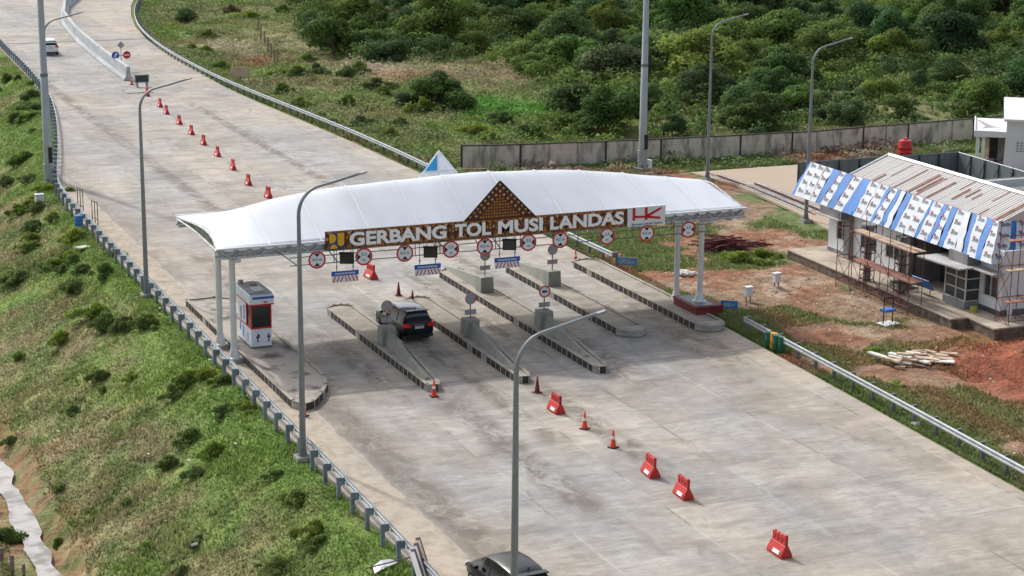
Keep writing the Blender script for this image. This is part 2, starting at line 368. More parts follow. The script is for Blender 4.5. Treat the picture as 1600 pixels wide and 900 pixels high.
def text_mesh(body, height, width=None, ext=.03, bold=0.):
    """flat text -> (verts, faces) in x (reading) / z (up), starting at 0,0; depth on y"""
    cu = bpy.data.curves.new('t', 'FONT'); cu.body = body; cu.size = 1; cu.extrude = 0; cu.offset = bold; cu.resolution_u = 3
    ob = bpy.data.objects.new('t', cu); COL.objects.link(ob)
    dg = bpy.context.evaluated_depsgraph_get(); me = bpy.data.meshes.new_from_object(ob.evaluated_get(dg))
    vs = np.array([v.co[:] for v in me.vertices]); fs = [list(p.vertices) for p in me.polygons]
    bpy.data.objects.remove(ob); bpy.data.curves.remove(cu); bpy.data.meshes.remove(me)
    mn, mx = vs.min(0), vs.max(0)
    sy = height / (mx[1] - mn[1]); sx = (width / (mx[0] - mn[0])) if width else sy
    P = [((x - mn[0]) * sx, (y - mn[1]) * sy) for x, y, _ in vs]
    n = len(P)
    from collections import Counter
    ec = Counter(); 
    for f in fs:
        for a, b in zip(f, f[1:] + f[:1]): ec[(a, b)] += 1
    verts = [(x, 0, z) for x, z in P] + [(x, ext, z) for x, z in P]
    faces = [tuple(f) for f in fs] + [tuple(i + n for i in reversed(f)) for f in fs]
    for (a, b) in list(ec):
        if (b, a) not in ec: faces.append((b, a, a + n, b + n))
    return verts, faces
def put_text(mb, body, org, height, width=None, mat='letter', ax=(1, 0, 0), up=(0, 0, 1), ext=.03, bold=0.):
    vs, fs = text_mesh(body, height, width, ext, bold); ax, up, org = Vector(ax), Vector(up), Vector(org); nrm = up.cross(ax)   # ext goes along nrm*-1 ... towards viewer
    mb.add([org + ax * x + up * z - nrm * (-y) * -1 for x, y, z in vs], fs, mat)
# value noise
def hash2(i, j, s=0):
    h = (i.astype(np.int64) * 374761393 + j.astype(np.int64) * 668265263 + s * 1442695041) & 0x7fffffff
    h = ((h ^ (h >> 13)) * 1274126177) & 0x7fffffff
    return ((h ^ (h >> 16)) & 0xffff) / 65535.
def vnoise(x, y, s=0):
    x = np.asarray(x, float); y = np.asarray(y, float); i = np.floor(x); j = np.floor(y); fx = x - i; fy = y - j
    fx = fx * fx * (3 - 2 * fx); fy = fy * fy * (3 - 2 * fy)
    return (hash2(i, j, s) * (1 - fx) + hash2(i + 1, j, s) * fx) * (1 - fy) + (hash2(i, j + 1, s) * (1 - fx) + hash2(i + 1, j + 1, s) * fx) * fy
def fbm(x, y, s=0, o=4):
    r = 0; a = .5; t = 0
    for k in range(o): r = r + a * vnoise(np.asarray(x) * 2 ** k + 17 * k, np.asarray(y) * 2 ** k - 9 * k, s + k); t += a; a *= .5
    return r / t
def sst(x, a, b): t = np.clip((np.asarray(x, float) - a) / (b - a), 0, 1); return t * t * (3 - 2 * t)

# ------------------------------------------------------------------ setting: pavement, terrain, stream
LV = np.array([-120, -70, 40, 46, 54, 63, 73, 83, 96, 115, 138, 160, 180, 200, 230, 270, 330]); LU = np.array([-1.25, -1.2, -.85, -.6, .7, 2.3, 4.0, 5.5, 7.1, 8.1, 8.9, 10.2, 12.2, 15.2, 21, 30, 46])
RV = np.array([-120, -70, -35, -18, -4, 11, 45.6, 60, 74, 87, 98, 121, 141, 155, 169, 183, 200, 230, 270, 330]); RU = np.array([22.5, 24.2, 25.6, 26.4, 27.0, 27.1, 27.1, 26.7, 26, 25.3, 25.0, 25.6, 26.6, 28.2, 30.6, 33.6, 38, 46, 58, 78])
def uL(v): return np.interp(v, LV, LU)
def uR(v): return np.interp(v, RV, RU)
def dist_poly(u, v, pts, clamp=1e9):
    u = np.asarray(u, float); v = np.asarray(v, float); best = np.full(u.shape, 1e9)
    for (a, b) in zip(pts[:-1], pts[1:]):
        dx, dy = b[0] - a[0], b[1] - a[1]; t = np.clip(((u - a[0]) * dx + (v - a[1]) * dy) / (dx * dx + dy * dy), 0, 1)
        best = np.minimum(best, np.hypot(u - a[0] - t * dx, v - a[1] - t * dy))
    return best
STREAM = [(-15.5, 30), (-13.4, 10), (-12.6, 0), (-12.75, -8), (-12.75, -14), (-12.75, -17.5), (-13.1, -25), (-14, -40)]
CREEK = [gp(640, 92, -.5)[:2], gp(560, 118, -.5)[:2], gp(700, 118, -.5)[:2]]
def height(u, v):
    u = np.asarray(u, float); v = np.asarray(v, float)
    l, r = uL(v), uR(v)
    d = l - 1.6 - u
    z = np.full(u.shape, -.14)
    n1 = fbm(u * .25, v * .25, 3) - .5; n2 = fbm(u * 1.3, v * 1.3, 8, 3) - .5
    slope = np.minimum(d * .5, 5.1 + np.maximum(d - 10.2, 0) * -.02)
    z = np.where(d > 0, -.14 - slope * sst(d, 0, 1.0) + (n1 * .9 + n2 * .3) * sst(d, .3, 3), z)
    bank = sst(u, -13.6, -15.2) * sst(-(d), -30, -12) * 0
    z = z + np.where(d > 11.2, .7 * sst(d, 11.2, 13.5), 0)
    ds = dist_poly(u, v, STREAM); ds = ds + (fbm(u * .8, v * .8, 15) - .5) * 1.1; z = np.where(ds < 1.9, np.minimum(z, -5.4 + sst(ds, .45, 1.9) * 1.1 + n2 * .3), z)
    # right side
    e = u - r - .9
    amp = sst(e, 0, 3)
    field = sst(v, 44, 56)
    zr = -.14 + amp * ((n1 * .35 + n2 * .12) * (1 - field) + (n1 * 1.7 + n2 * .25 - .35) * field)
    # excavation and mounds at the right
    hole = np.exp(-(((u - 37.5) / 3.2) ** 2 + ((v + 19.5) / 2.6) ** 2)); zr = zr - .8 * hole * sst(e, 2, 5)
    for (a, b, w, h) in ((40.5, -17.2, 1.5, 1.3), (42.8, -20.5, 2.0, 1.5), (38.4, -23.5, 1.3, .8), (35.4, -21, 1.1, .45), (41, -25, 1.7, 1.1), (36.5, -26, 1.0, .5)):
        zr = zr + h * np.exp(-(((u - a) / w) ** 2 + ((v - b) / w) ** 2)) * (1 + n2 * 1.2)
    for k in range(6):   # soil ridges left by digging near the building
        zr = zr + .16 * np.exp(-(((v - (3.4 - k * 2.1)) / .35) ** 2)) * sst(u, 31, 33) * (1 - sst(u, 36.2, 37.4)) * sst(vnoise(u * .7, v * .2 + k, 5), .35, .6)
    zr = np.where((u > 38.9) & (v > -13.6) & (v < 12), -.14, zr)
    z = np.where(e > 0, zr, z)
    far = sst(v, 60, 200) * sst(e, 5, 60)
    z = z + far * (fbm(u * .02, v * .02, 21) - .45) * 5
    return z
def H1(u, v): return float(height(np.array([u]), np.array([v]))[0])
def hit(x, y):
    d = ray(x, y); t = (1.5 - CAMP.z) / d.z
    for k in range(900):
        p = CAMP + d * t
        if p.z <= H1(p.x, p.y): return p
        t += .12
    return p
C = lambda *a: np.array(a, float)
G_BRIGHT, G_MID, G_OLIVE, G_DRY = C(.145, .225, .05), C(.145, .178, .06), C(.2, .2, .085), C(.275, .25, .13)
G_DARK, D_RED, D_BROWN, D_TAN = C(.05, .085, .025), C(.25, .12, .07), C(.25, .175, .115), C(.42, .33, .25)
def lerp(a, b, t): return a + (b - a) * np.asarray(t)[..., None]
def gcol(u, v):
    u = np.asarray(u, float); v = np.asarray(v, float)
    l, r = uL(v), uR(v); d = l - 1.2 - u; e = u - r
    a = fbm(u * .16, v * .12, 31); b = fbm(u * .5, v * .45, 37); c2 = fbm(u * 1.6, v * 1.6, 41)
    # left embankment: bright near the rail, olive and dry lower down
    col = lerp(np.broadcast_to(G_MID, u.shape + (3,)), G_OLIVE, sst(b, .38, .58))
    col = lerp(col, G_BRIGHT, sst(a + .22 * (1 - sst(d, 0, 6)), .5, .68) * .9)
    low = sst(d, 2.5, 8) * sst(-v, -18, 10)
    col = lerp(col, G_DRY, np.clip(low * sst(b + a * .5, .6, .84) * .85, 0, 1))
    col = lerp(col, D_RED * 1.1, sst(c2 * .5 + b * .5, .62, .74) * sst(d, 1.5, 4) * .45)
    col = lerp(col, D_BROWN, sst(fbm(u * .3 + 9, v * .3, 47), .6, .72) * .45 * sst(d, 1, 3))
    ds = dist_poly(u, v, STREAM); col = lerp(col, D_RED * 1.1, (1 - sst(ds, .9, 2.4)) * sst(c2, .35, .6) * .7 * (d > 5))
    col = lerp(col, D_TAN * .8, sst(-u, 14.2, 15.5) * sst(b, .42, .55) * (v < 0))
    # right site: brown earth with grass patches
    site = lerp(np.broadcast_to(D_BROWN, u.shape + (3,)), D_RED, sst(a, .45, .6))
    site = lerp(site, D_TAN, sst(b, .56, .7) * .55)
    gr = sst(fbm(u * .22 + 4, v * .22 + 2, 53) + .12 * (1 - sst(e, 1, 5)) + .16 * sst(v, 24, 36), .47, .6)
    site = lerp(site, C(.11, .165, .05), gr * .9)
    redz = np.exp(-(((u - 40.5) / 6.8) ** 2 + ((v + 21) / 7.5) ** 2)); site = lerp(site, C(.26, .088, .05), np.clip(redz * 2.0, 0, 1) * sst(e, 5, 8))
    trail = np.exp(-((e - 4.2) / 1.3) ** 2) * sst(-v, -2, 6); site = lerp(site, D_RED * .9, trail * .6)
    fld = sst(v + (u - 27) * .05, 44, 50)
    f = lerp(np.broadcast_to(G_MID * .95, u.shape + (3,)), G_OLIVE, sst(b, .4, .6))
    f = lerp(f, G_BRIGHT * .9, sst(a, .55, .7) * .8)
    f = lerp(f, D_BROWN * .8, sst(fbm(u * .2 + 5, v * .14, 61), .62, .74) * .3)
    for (x, y, w, h, cc, k) in CLEAR:
        q = gp(x, y, -.3); m = np.exp(-(((u - q.x) / w) ** 2 + ((v - q.y) / h) ** 2) * 1.0); f = lerp(f, cc, np.clip(m * k * .75 * (0.5 + b), 0, 1))
    site = lerp(site, 1, 0) * 1; site = site + (f - site) * fld[..., None]
    col = np.where((e > 0)[..., None], site, col)
    return np.clip(col * (0.86 + .28 * c2)[..., None], 0.01, 1)
CLEAR = [(700, 105, 9, 9, G_DRY, 1.6), (760, 118, 7, 6, D_BROWN, .9), (590, 108, 4, 6, D_TAN, 1.2), (640, 120, 4, 4, D_RED, .8), (800, 165, 5, 6, C(.08, .2, .03), 1.8),
         (440, 60, 6, 14, G_DRY, 1.2), (355, 75, 3, 8, D_TAN, 1.2), (410, 95, 3, 4, D_RED, 1.3), (480, 130, 6, 5, D_BROWN, .5), (560, 165, 5, 6, G_OLIVE, 1)]
def axis(pts):
    o = []
    for a, b, s in pts: o += list(np.arange(a, b, s))
    return np.array(sorted(set(o + [pts[-1][1]])))
AX = axis([(-2500, -400, 300), (-400, -100, 30), (-100, -40, 6), (-40, -20, 1.2), (-20, 62, .4), (62, 110, 1), (110, 200, 5), (200, 500, 50), (500, 3500, 500)])
AY = axis([(-1500, -200, 200), (-200, -50, 15), (-50, 60, .4), (60, 130, .8), (130, 330, 2.5), (330, 600, 30), (600, 4500, 500)])
UU, VV = np.meshgrid(AX, AY); ZZ = height(UU, VV)
nx, ny = len(AX), len(AY)
me = bpy.data.meshes.new('ground')
vs = np.stack([UU, VV, ZZ], -1).reshape(-1, 3)
idx = np.arange(nx * ny).reshape(ny, nx); fs = np.stack([idx[:-1, :-1], idx[:-1, 1:], idx[1:, 1:], idx[1:, :-1]], -1).reshape(-1, 4)
def fast_mesh(me, vs, fs, col=None, smooth=True, ldir=None):
    k = fs.shape[1]
    me.vertices.add(len(vs)); me.vertices.foreach_set('co', vs.astype(np.float32).ravel())
    me.loops.add(fs.size); me.loops.foreach_set('vertex_index', fs.astype(np.int32).ravel())
    me.polygons.add(len(fs)); me.polygons.foreach_set('loop_start', np.arange(0, fs.size, k, dtype=np.int32))
    me.update(calc_edges=True)
    if smooth: me.polygons.foreach_set('use_smooth', np.ones(len(fs), bool))
    if col is not None:
        at = me.color_attributes.new('Col', 'FLOAT_COLOR', 'POINT'); c4 = np.ones((len(vs), 4), np.float32); c4[:, :3] = col; at.data.foreach_set('color', c4.ravel())
    if ldir is not None: la = me.attributes.new('ldir', 'FLOAT_VECTOR', 'POINT'); la.data.foreach_set('vector', ldir.astype(np.float32).ravel())
fast_mesh(me, vs, fs, gcol(UU, VV).reshape(-1, 3)); me.materials.append(MATS['terrain'])
g = bpy.data.objects.new('ground', me); COL.objects.link(g); tag(g, kind='structure')

vv = np.concatenate([np.arange(-120, 60, 2.), np.arange(60, 330, 3.)])
m = MB(); P = []
for v in vv: P += [(uL(v), v, 0), (uR(v), v, 0), (uL(v), v, -.25), (uR(v), v, -.25)]
F = []
for i in range(len(vv) - 1):
    a, b = i * 4, i * 4 + 4; F += [(a, a + 1, b + 1, b), (a, b, b + 2, a + 2), (a + 1, a + 3, b + 3, b + 1)]
m.add(P, F, 'pavement'); tag(m.build('road'), kind='structure')
# low edge gutter along the left verge
m = MB()
P = []; F = []
for v in vv: P += [(uL(v) - .62, v, .03), (uL(v) - .01, v, .03), (uL(v) - .62, v, -.35), (uL(v) - .01, v, -.1)]
for i in range(len(vv) - 1):
    a, b = i * 4, i * 4 + 4; F += [(a, a + 1, b + 1, b), (a, b, b + 2, a + 2), (a + 1, a + 3, b + 3, b + 1)]
m.add(P, F, 'decktan'); tag(m.build('verge_path'), kind='structure')
# stream water
m = MB(); P = []
sb_ = np.arange(30, -40, -.35); sa_ = np.interp(-sb_, [-q[1] for q in STREAM], [q[0] for q in STREAM])
for a, b in zip(sa_, sb_):
    w0 = .12 + .75 * float(fbm(np.array([b * .55]), np.array([3.3]), 5)) ; w1 = -.05 + .7 * float(fbm(np.array([b * .6]), np.array([8.1]), 9)); P += [(a - w0 - .1, b, -5.2), (a + w1, b, -5.2)]
m.add(P, [(2 * i, 2 * i + 1, 2 * i + 3, 2 * i + 2) for i in range(len(sa_) - 1)], 'water'); tag(m.build('stream_water'), kind='structure')
# sandy yard slab
pts = [gp(*q, 0) for q in ((1078, 270), (1262, 257), (1262, 300), (1335, 325), (1375, 352), (1300, 362), (1240, 330), (1150, 289))]
m = MB(); m.prism([(p.x, p.y, -.12) for p in pts], (0, 0, .17), 'sandslab'); tag(m.build('yard_pavement'), kind='structure')

# ------------------------------------------------------------------ traffic islands
def island(outline, label, mould=False, wedge=None, block=None, kerb_h=.36):
    cx = sum(p[0] for p in outline) / len(outline); v0 = min(p[1] for p in outline)
    root = thing('traffic_island', label, 'traffic island', (cx, v0, 0), group='raised traffic islands between the toll lanes')
    m = MB(); m.prism([(x, y, .0) for x, y in outline], (0, 0, kerb_h - .03), 'deckmould' if mould else 'decktan'); m.build('deck', root, root.location)
    k = MB(); n = len(outline)
    for i in range(n):
        a, b = Vector((*outline[i], 0)), Vector((*outline[(i + 1) % n], 0)); L = (b - a).length; t = (b - a) / L; nn = max(1, round(L / .66)); ang = math.atan2(t.y, t.x)
        if L < .35: k.box((a + b) / 2 + Vector((0, 0, kerb_h / 2)), (L + .1, .2, kerb_h), 'conc', ang); continue
        for j in range(nn):
            s0 = L * j / nn; s1 = L * (j + 1) / nn; q = .07
            k.box(a + t * (s0 + q / 2 + (s1 - s0) / 2) + Vector((0, 0, kerb_h / 2)), (s1 - s0 - q, .17 + random.uniform(-.012, .012), kerb_h + random.uniform(-.01, .01)), 'kerbblack' if random.random() < .95 else 'conc', ang)
            k.box(a + t * (s0 + q / 2 - .002) + Vector((0, 0, kerb_h / 2)), (q, .155, kerb_h - .012), 'kerbwhite', ang)
        k.box((a + b) / 2 + Vector((0, 0, kerb_h + .018)), (L + .12, .19, .036), 'decktan', ang)
    k.build('kerb', root, root.location)
    for (u, v, sgn) in (block or []):
        q = MB(); q.frustum((u, v, kerb_h - .03), (.86, .86), (.78, .78), .92, 'concgreen'); q.build('sign_block', root, root.location, bevel=.02)
        w = MB(); y0 = v + sgn * .52; y1 = v + sgn * (wedge or 7.4)
        P = []; pr = [(y0 - sgn * .1, .74, .21), (v + sgn * 2.2, .56, .19), (v + sgn * 4.6, .32, .16), (y1, .08, .11)]
        for (y, h, hw) in pr: cu = u - (abs(y - y0) / abs(y1 - y0)) * (.42 if sgn < 0 else 0); P += [(cu - hw - .05, y, kerb_h - .03), (cu - hw * .62, y, kerb_h + h), (cu + hw * .62, y, kerb_h + h), (cu + hw + .05, y, kerb_h - .03)]
        F = [(4 * i + j, 4 * i + (j + 1) % 4, 4 * i + 4 + (j + 1) % 4, 4 * i + 4 + j) for i in range(3) for j in range(4)] + [(0, 1, 2, 3), (15, 14, 13, 12)]
        w.add(P, F, 'concgreen'); w.build('crash_wedge', root, root.location)
    return root
def taper(u0, u1, v0, v1, vt):
    w = u1 - u0; o = [(u0, v0 + .25), (u0 + .12, v0 + .04), (u0 + .5, v0), (u0 + .66, v0 + .3), (u1, vt)]
    for i in range(6): a = math.pi * i / 5; o.append(((u0 + u1) / 2 + w / 2 * math.cos(a), v1 - .6 + .6 * math.sin(a)))
    return o
def slim(u0, u1, v0, v1, nr, fr, n=5):
    """long island with rounded ends"""
    c = (u0 + u1) / 2; h = (u1 - u0) / 2; o = []
    for i in range(n + 1): a = math.pi + math.pi * i / n; o.append((c + h * math.cos(a), v0 + nr + nr * math.sin(a)))
    for i in range(n + 1): a = math.pi * i / n; o.append((c + h * math.cos(a), v1 - fr + fr * math.sin(a)))
    return o
island([(-.25, 9.4), (-.25, -2), (-.2, -12.0), (.15, -12.7), (.7, -12.4), (1.5, -11.2), (2.15, -9.9), (2.5, -8.4), (2.55, -6), (2.45, 8.6), (1.4, 9.5)], 'wide concrete island stained black at its near end, under the toll booth', mould=True)
island(taper(6.85, 8.3, -11.9, 5.2, -4.3), 'concrete island with black and white kerb beside the black car', block=[(7.6, -3.5, -1)])
island(taper(11.65, 13.1, -12.2, 5.4, -4.3), 'concrete island right of the black car, its wedge pointing at the camera', block=[(12.4, -3.6, -1)])
island(taper(16.1, 17.6, -12.0, 11.4, -4.3), 'long concrete island with a sign block at both ends', block=[(16.9, -3.4, -1), (16.85, 5.3, 1)], wedge=6.6)
island(slim(20.5, 22.0, -6.2, 11.2, .75, .6), 'concrete island with blunt grey near end and a sign block only at its far end', block=[(21.25, 5.3, 1)], wedge=5.4)
i5 = island(slim(25.05, 26.7, -6.8, 10.9, .75, .6), 'rightmost concrete island with the dark red column plinth')
for (u0, u1, v0, nm) in ((20.5, 22.0, -6.25, 0), (25.05, 26.7, -6.85, 1)):
    m = MB(); c = (u0 + u1) / 2; o = [(c + .92 * math.cos(math.pi + math.pi * i / 8), v0 + .8 + .95 * math.sin(math.pi + math.pi * i / 8)) for i in range(9)]
    o2 = [(c + .8 * math.cos(-math.pi * i / 8), v0 + .8 + .8 * math.sin(-math.pi * i / 8)) for i in range(9)]
    m.prism([(x, y, 0.003) for x, y in o], (0, 0, .42), 'conc'); q = m.build('near_kerb_end', None, bevel=.06)
    par = i5 if nm else [x for x in bpy.data.objects if x.get('label', '').startswith('concrete island with blunt')][0]
    q.data.transform(Matrix.Translation(-Vector(par.location))); q.parent = par

# ------------------------------------------------------------------ toll gate
G0 = Vector((13.5, 0, 0))
gate = thing('toll_gate', 'white fabric toll gate canopy with batik name fascia spanning the lanes', 'toll gate', G0)
RU_ = [-1.85, -1.2, 0, 2.5, 5.6, 8.7, 14, 19.5, 22.3, 26, 28.9]; RZ_ = [6.55, 6.85, 7.3, 7.92, 8.3, 8.45, 8.66, 8.45, 8.15, 7.6, 7.25]
def ridge(u): return float(np.interp(u, RU_, RZ_))
V0, V1 = -4.5, 4.6
def mem(u, t):
    z = 6.42; hmp = ridge(u) - z
    if u < -.5: pass
    sg = abs(math.sin((u + 1.85) / 2.79 * math.pi)); sag = -.02 * sg * math.sin(math.pi * t)
    q = abs(2 * t - 1); prof = 1 - (q ** 1.12 * (1 - .3 * math.exp(-(q / .18) ** 2)) if q > 0 else 0); prof = (1 - math.sqrt(q * q + .012)) / (1 - math.sqrt(.012)) if q < .999 else 0.; prof = max(0, prof)
    return z + hmp * prof + sag + .35 * (1 - abs(2 * t - 1)) ** 2 * (0)
us = np.linspace(-1.85, 28.9, 100); ts = np.linspace(0, 1, 25)
m = MB(); P = []
for u in us:
    for t in ts:
        uu = u
        if u < 0: uu = u + .55 * math.sin(math.pi * t) * (0 - u) / 1.85
        if u > 27: uu = u - .35 * math.sin(math.pi * t) * (u - 27) / 1.9
        P.append((uu, V0 + (V1 - V0) * t, mem(u, t)))
n = len(ts); m.add(P, [(i * n + j, (i + 1) * n + j, (i + 1) * n + j + 1, i * n + j + 1) for i in range(len(us) - 1) for j in range(n - 1)], 'membrane')
mo = m.build('canopy_membrane', gate, G0, smooth=True)
sm = mo.modifiers.new('solid', 'SOLIDIFY'); sm.thickness = .03
m = MB()
for k in range(1, 11):
    u = -1.85 + 2.795 * k
    if u > 28: continue
    pth = [(u, V0 + (V1 - V0) * t, mem(u, t) + .03) for t in np.linspace(0.01, .99, 22)]
    P = []
    for p in pth: P += [(p[0] - .05, p[1], p[2]), (p[0] + .05, p[1], p[2])]
    m.add(P, [(2 * i, 2 * i + 1, 2 * i + 3, 2 * i + 2) for i in range(len(pth) - 1)], 'seam')
m.build('membrane_seams', gate, G0)
# eave trusses front and back
for nm, vy in (('front_truss', V0), ('rear_truss', V1)):
    s = 1 if vy < 0 else -1; m = MB()
    for (dy, z) in ((0.02, 6.36), (.02, 5.92), (.55 * s, 6.36), (.55 * s, 5.92)): m.tube([(-1.85, vy + dy, z), (28.9, vy + dy, z)], .065, 'truss', 6)
    m.b2(-1.8, 28.85, min(vy + .1 * s, vy + .14 * s), max(vy + .1 * s, vy + .14 * s), 5.98, 6.3, 'galv')
    k = 0; u = -1.8
    while u < 28.8:
        a, b = (5.92, 6.36) if k % 2 else (6.36, 5.92); m.tube([(u, vy, a), (min(u + .7, 28.8), vy, b)], .035, 'truss', 5); m.tube([(u, vy, 6.15), (u, vy + .55 * s, 6.15)], .03, 'truss', 5)
        u += .7; k += 1
    m.b2(-1.9, 28.95, vy - .06, vy + .06, 6.38, 6.46, 'whitepaint')
    m.build(nm, gate, G0)
# pale valance clips under the front eave
m = MB()
for k in range(44):
    u = -1.5 + k * .7
    if 3.8 < u < 23.6: continue
    m.prism([(u, V0 - .1, 6.38), (u + .5, V0 - .1, 6.38), (u + .46, V0 - .1, 6.3), (u + .25, V0 - .1, 6.25 + random.uniform(0, .05)), (u + .04, V0 - .1, 6.3)], (0, .02, 0), 'whitepaint')
m.build('valance', gate, G0)
# end trusses
for u, sg in ((-1.85, -1), (28.9, 1)):
    m = MB(); bot = lambda t: (u - sg * (.9), V0 + (V1 - V0) * t, 5.45 + .35 * abs(2 * t - 1) ** 1.5)
    top = [(u - (sg * .55 * math.sin(math.pi * t)), V0 + (V1 - V0) * t, (mem(u, t) - .06)) for t in np.linspace(0, 1, 13)]
    m.tube(top, .07, 'truss', 6); bt = [bot(t) for t in np.linspace(0, 1, 13)]; m.tube(bt, .07, 'truss', 6)
    for i in range(12):
        m.tube([top[i], bt[i + 1]] if i % 2 else [bt[i], top[i + 1]], .035, 'truss', 5)
        m.tube([top[i], bt[i]], .03, 'truss', 5)
    m.build('end_truss', gate, G0)
# arched ribs and cross beams below the membrane
m = MB()
for k in range(0, 12):
    u = -1.85 + 2.795 * k
    pth = [(u, V0 + (V1 - V0) * t, mem(u, t) - .12) for t in np.linspace(.02, .98, 14)]; m.tube(pth, .05, 'truss', 6)
m.build('roof_ribs', gate, G0)
for u in (-.75, 26.85):
    m = MB(); m.b2(u - .15, u + .15, V0 + .1, V1 - .1, 5.62, 5.9, 'colwhite'); m.build('cross_beam', gate, G0)
for (u, v, zb) in ((-.75, -.2, .2), (-.75, -3.1, .2), (26.85, -.2, .2), (26.85, -3.1, .78)):
    m = MB(); m.tube([(u, v, zb), (u, v, 5.7)], .165, 'colwhite', 16); m.lathe([(.42, zb), (.42, zb + .06), (.3, zb + .1), (.17, zb + .55)], (u, v, 0), 'colwhite', 16)
    m.build('column', gate, G0, smooth=True)
for (u, v) in ((-.75, -.2), (-.75, -3.1)):
    m = MB(); m.frustum((u, v, -.6), (.95, .95), (.8, .8), .82, 'conc'); m.build('footing', gate, G0)
m = MB(); m.frustum((26.85, -.2, .0), (.95, .95), (.85, .85), .24, 'conc'); m.build('footing', gate, G0)
m = MB(); m.b2(26.0, 27.35, -4.35, -1.5, .1, .68, 'darkred'); m.b2(25.95, 27.4, -4.4, -1.45, .68, .8, 'darkred'); m.b2(26.1, 27.25, -4.2, -1.65, .8, .82, 'galvdark'); m.b2(27.4, 28.0, -3.9, -2.0, .2, .66, 'darkred'); m.build('column_plinth', gate, G0, bevel=.015)
# fascia
SV = -4.66; U0, U1 = 3.87, 21.3; Z0, Z1 = 5.97, 6.94
m = MB(); m.b2(U0, U1, SV, SV + .12, Z0, Z1, 'batik')
x = U0 + .05; k = 0
while x < U1 - .3:     # batik weave: hanging triangles on top, flame shapes below, small diamonds between
    y = SV - .006
    m.add([(x, y, Z1 - .03), (x + .17, y, Z1 - .2 - .05 * (k % 2)), (x + .34, y, Z1 - .03)], [(0, 1, 2)], 'batikpale' if k % 3 == 0 else 'batikgold')
    m.add([(x, y, Z0 + .02), (x + .34, y, Z0 + .02), (x + .26, y, Z0 + .16), (x + .17, y, Z0 + .4 - .08 * (k % 2)), (x + .08, y, Z0 + .18)], [(0, 1, 2, 3, 4)], 'batikgold')
    for (dx, dz, r) in ((.0, .58, .085), (.17, .5, .06), (.17, .68, .05)): m.add([(x + dx - r + .04, y, Z0 + dz), (x + dx + .04, y, Z0 + dz - r * 1.3), (x + dx + r + .04, y, Z0 + dz), (x + dx + .04, y, Z0 + dz + r * 1.3)], [(0, 1, 2, 3)], 'batikgold' if (k + int(dx * 10)) % 2 else 'batikpale')
    x += .36; k += 1
for (a, b) in ((Z0, Z0 + .03), (Z1 - .03, Z1)): m.b2(U0 - .02, U1, SV - .02, SV, a, b, 'peakdark')
fas = m.build('name_fascia', gate, G0)
for (w, a, b) in (('GERBANG', 5.16, 10.58), ('TOL', 11.06, 13.14), ('MUSI', 13.55, 16.18), ('LANDAS', 16.62, 21.08)):
    m = MB(); vs, fs = text_mesh(w, .73, b - a, .06, .035); m.add([(a + x, SV - .07 + y, Z0 + .13 + z) for x, y, z in vs], fs, 'letter')
    q = m.build('lettering', None); q.data.transform(Matrix.Translation(-G0)); q.parent = fas
def emblem(x0, z0, s, y, mb, border=None):
    if border: mb.b2(x0, x0 + s, y - .012, y, z0, z0 + s, border)
    e = y - .03; ar = lambda cx, cz, rx, rz, a0, a1, n=10: [(x0 + s * (cx + rx * math.cos(R(a0 + (a1 - a0) * i / n))), e, z0 + s * (cz + rz * math.sin(R(a0 + (a1 - a0) * i / n)))) for i in range(n + 1)]
    mb.prism([(x0 + s * .02, e, z0 + s * .36), ] + ar(.17, .66, .29, .3, -90, 90) + [(x0 + s * .02, e, z0 + s * .96)], (0, .02, 0), 'yellow')
    mb.prism([(x0 + s * .56, e, z0 + s * .98), *ar(.77, .36, .21, .22, 180, 360), (x0 + s * .98, e, z0 + s * .98)], (0, .02, 0), 'yellow')
    mb.prism(ar(.3, .01, .24, .26, 0, 180), (0, .02, 0), 'yellow')
m = MB(); emblem(4.05, 6.02, .84, SV - .006, m, 'navy'); q = m.build('emblem', None); q.data.transform(Matrix.Translation(-G0)); q.parent = fas
# contractor panel
m = MB(); HP = (21.32, 23.66, 5.9, 6.99); m.b2(HP[0], HP[1], SV - .02, SV + .12, HP[2], HP[3], 'signwhite'); hk = m.build('sponsor_panel', gate, G0)
m = MB(); hx = lambda a: HP[0] + (a - 272) / 371 * 2.34
def hz(a, b): t = (a - 272) / 371; top = 185 - 35 * t; bot = 360 - 35 * t; return HP[3] - (b - top) / (bot - top) * (HP[3] - HP[2])
for poly in ([(320, 187), (345, 183), (345, 298), (320, 300)], [(345, 255), (440, 252), (440, 272), (345, 276)], [(440, 178), (466, 175), (466, 288), (440, 291)], [(466, 238), (575, 180), (600, 168), (600, 186), (500, 247), (466, 262)], [(466, 252), (592, 256), (592, 278), (466, 272)]):
    m.prism([(hx(a), SV - .045, hz(a, b)) for a, b in poly], (0, .02, 0), 'hkred')
q = m.build('logo', None); q.data.transform(Matrix.Translation(-G0)); q.parent = hk
m = MB(); vs, fs = text_mesh('Inovasi Untuk Solusi', .13, 1.86, .015, .005); m.add([(21.6 + x, SV - .036 + y, 5.96 + z) for x, y, z in vs], fs, 'navy')
q = m.build('motto', None); q.data.transform(Matrix.Translation(-G0)); q.parent = hk
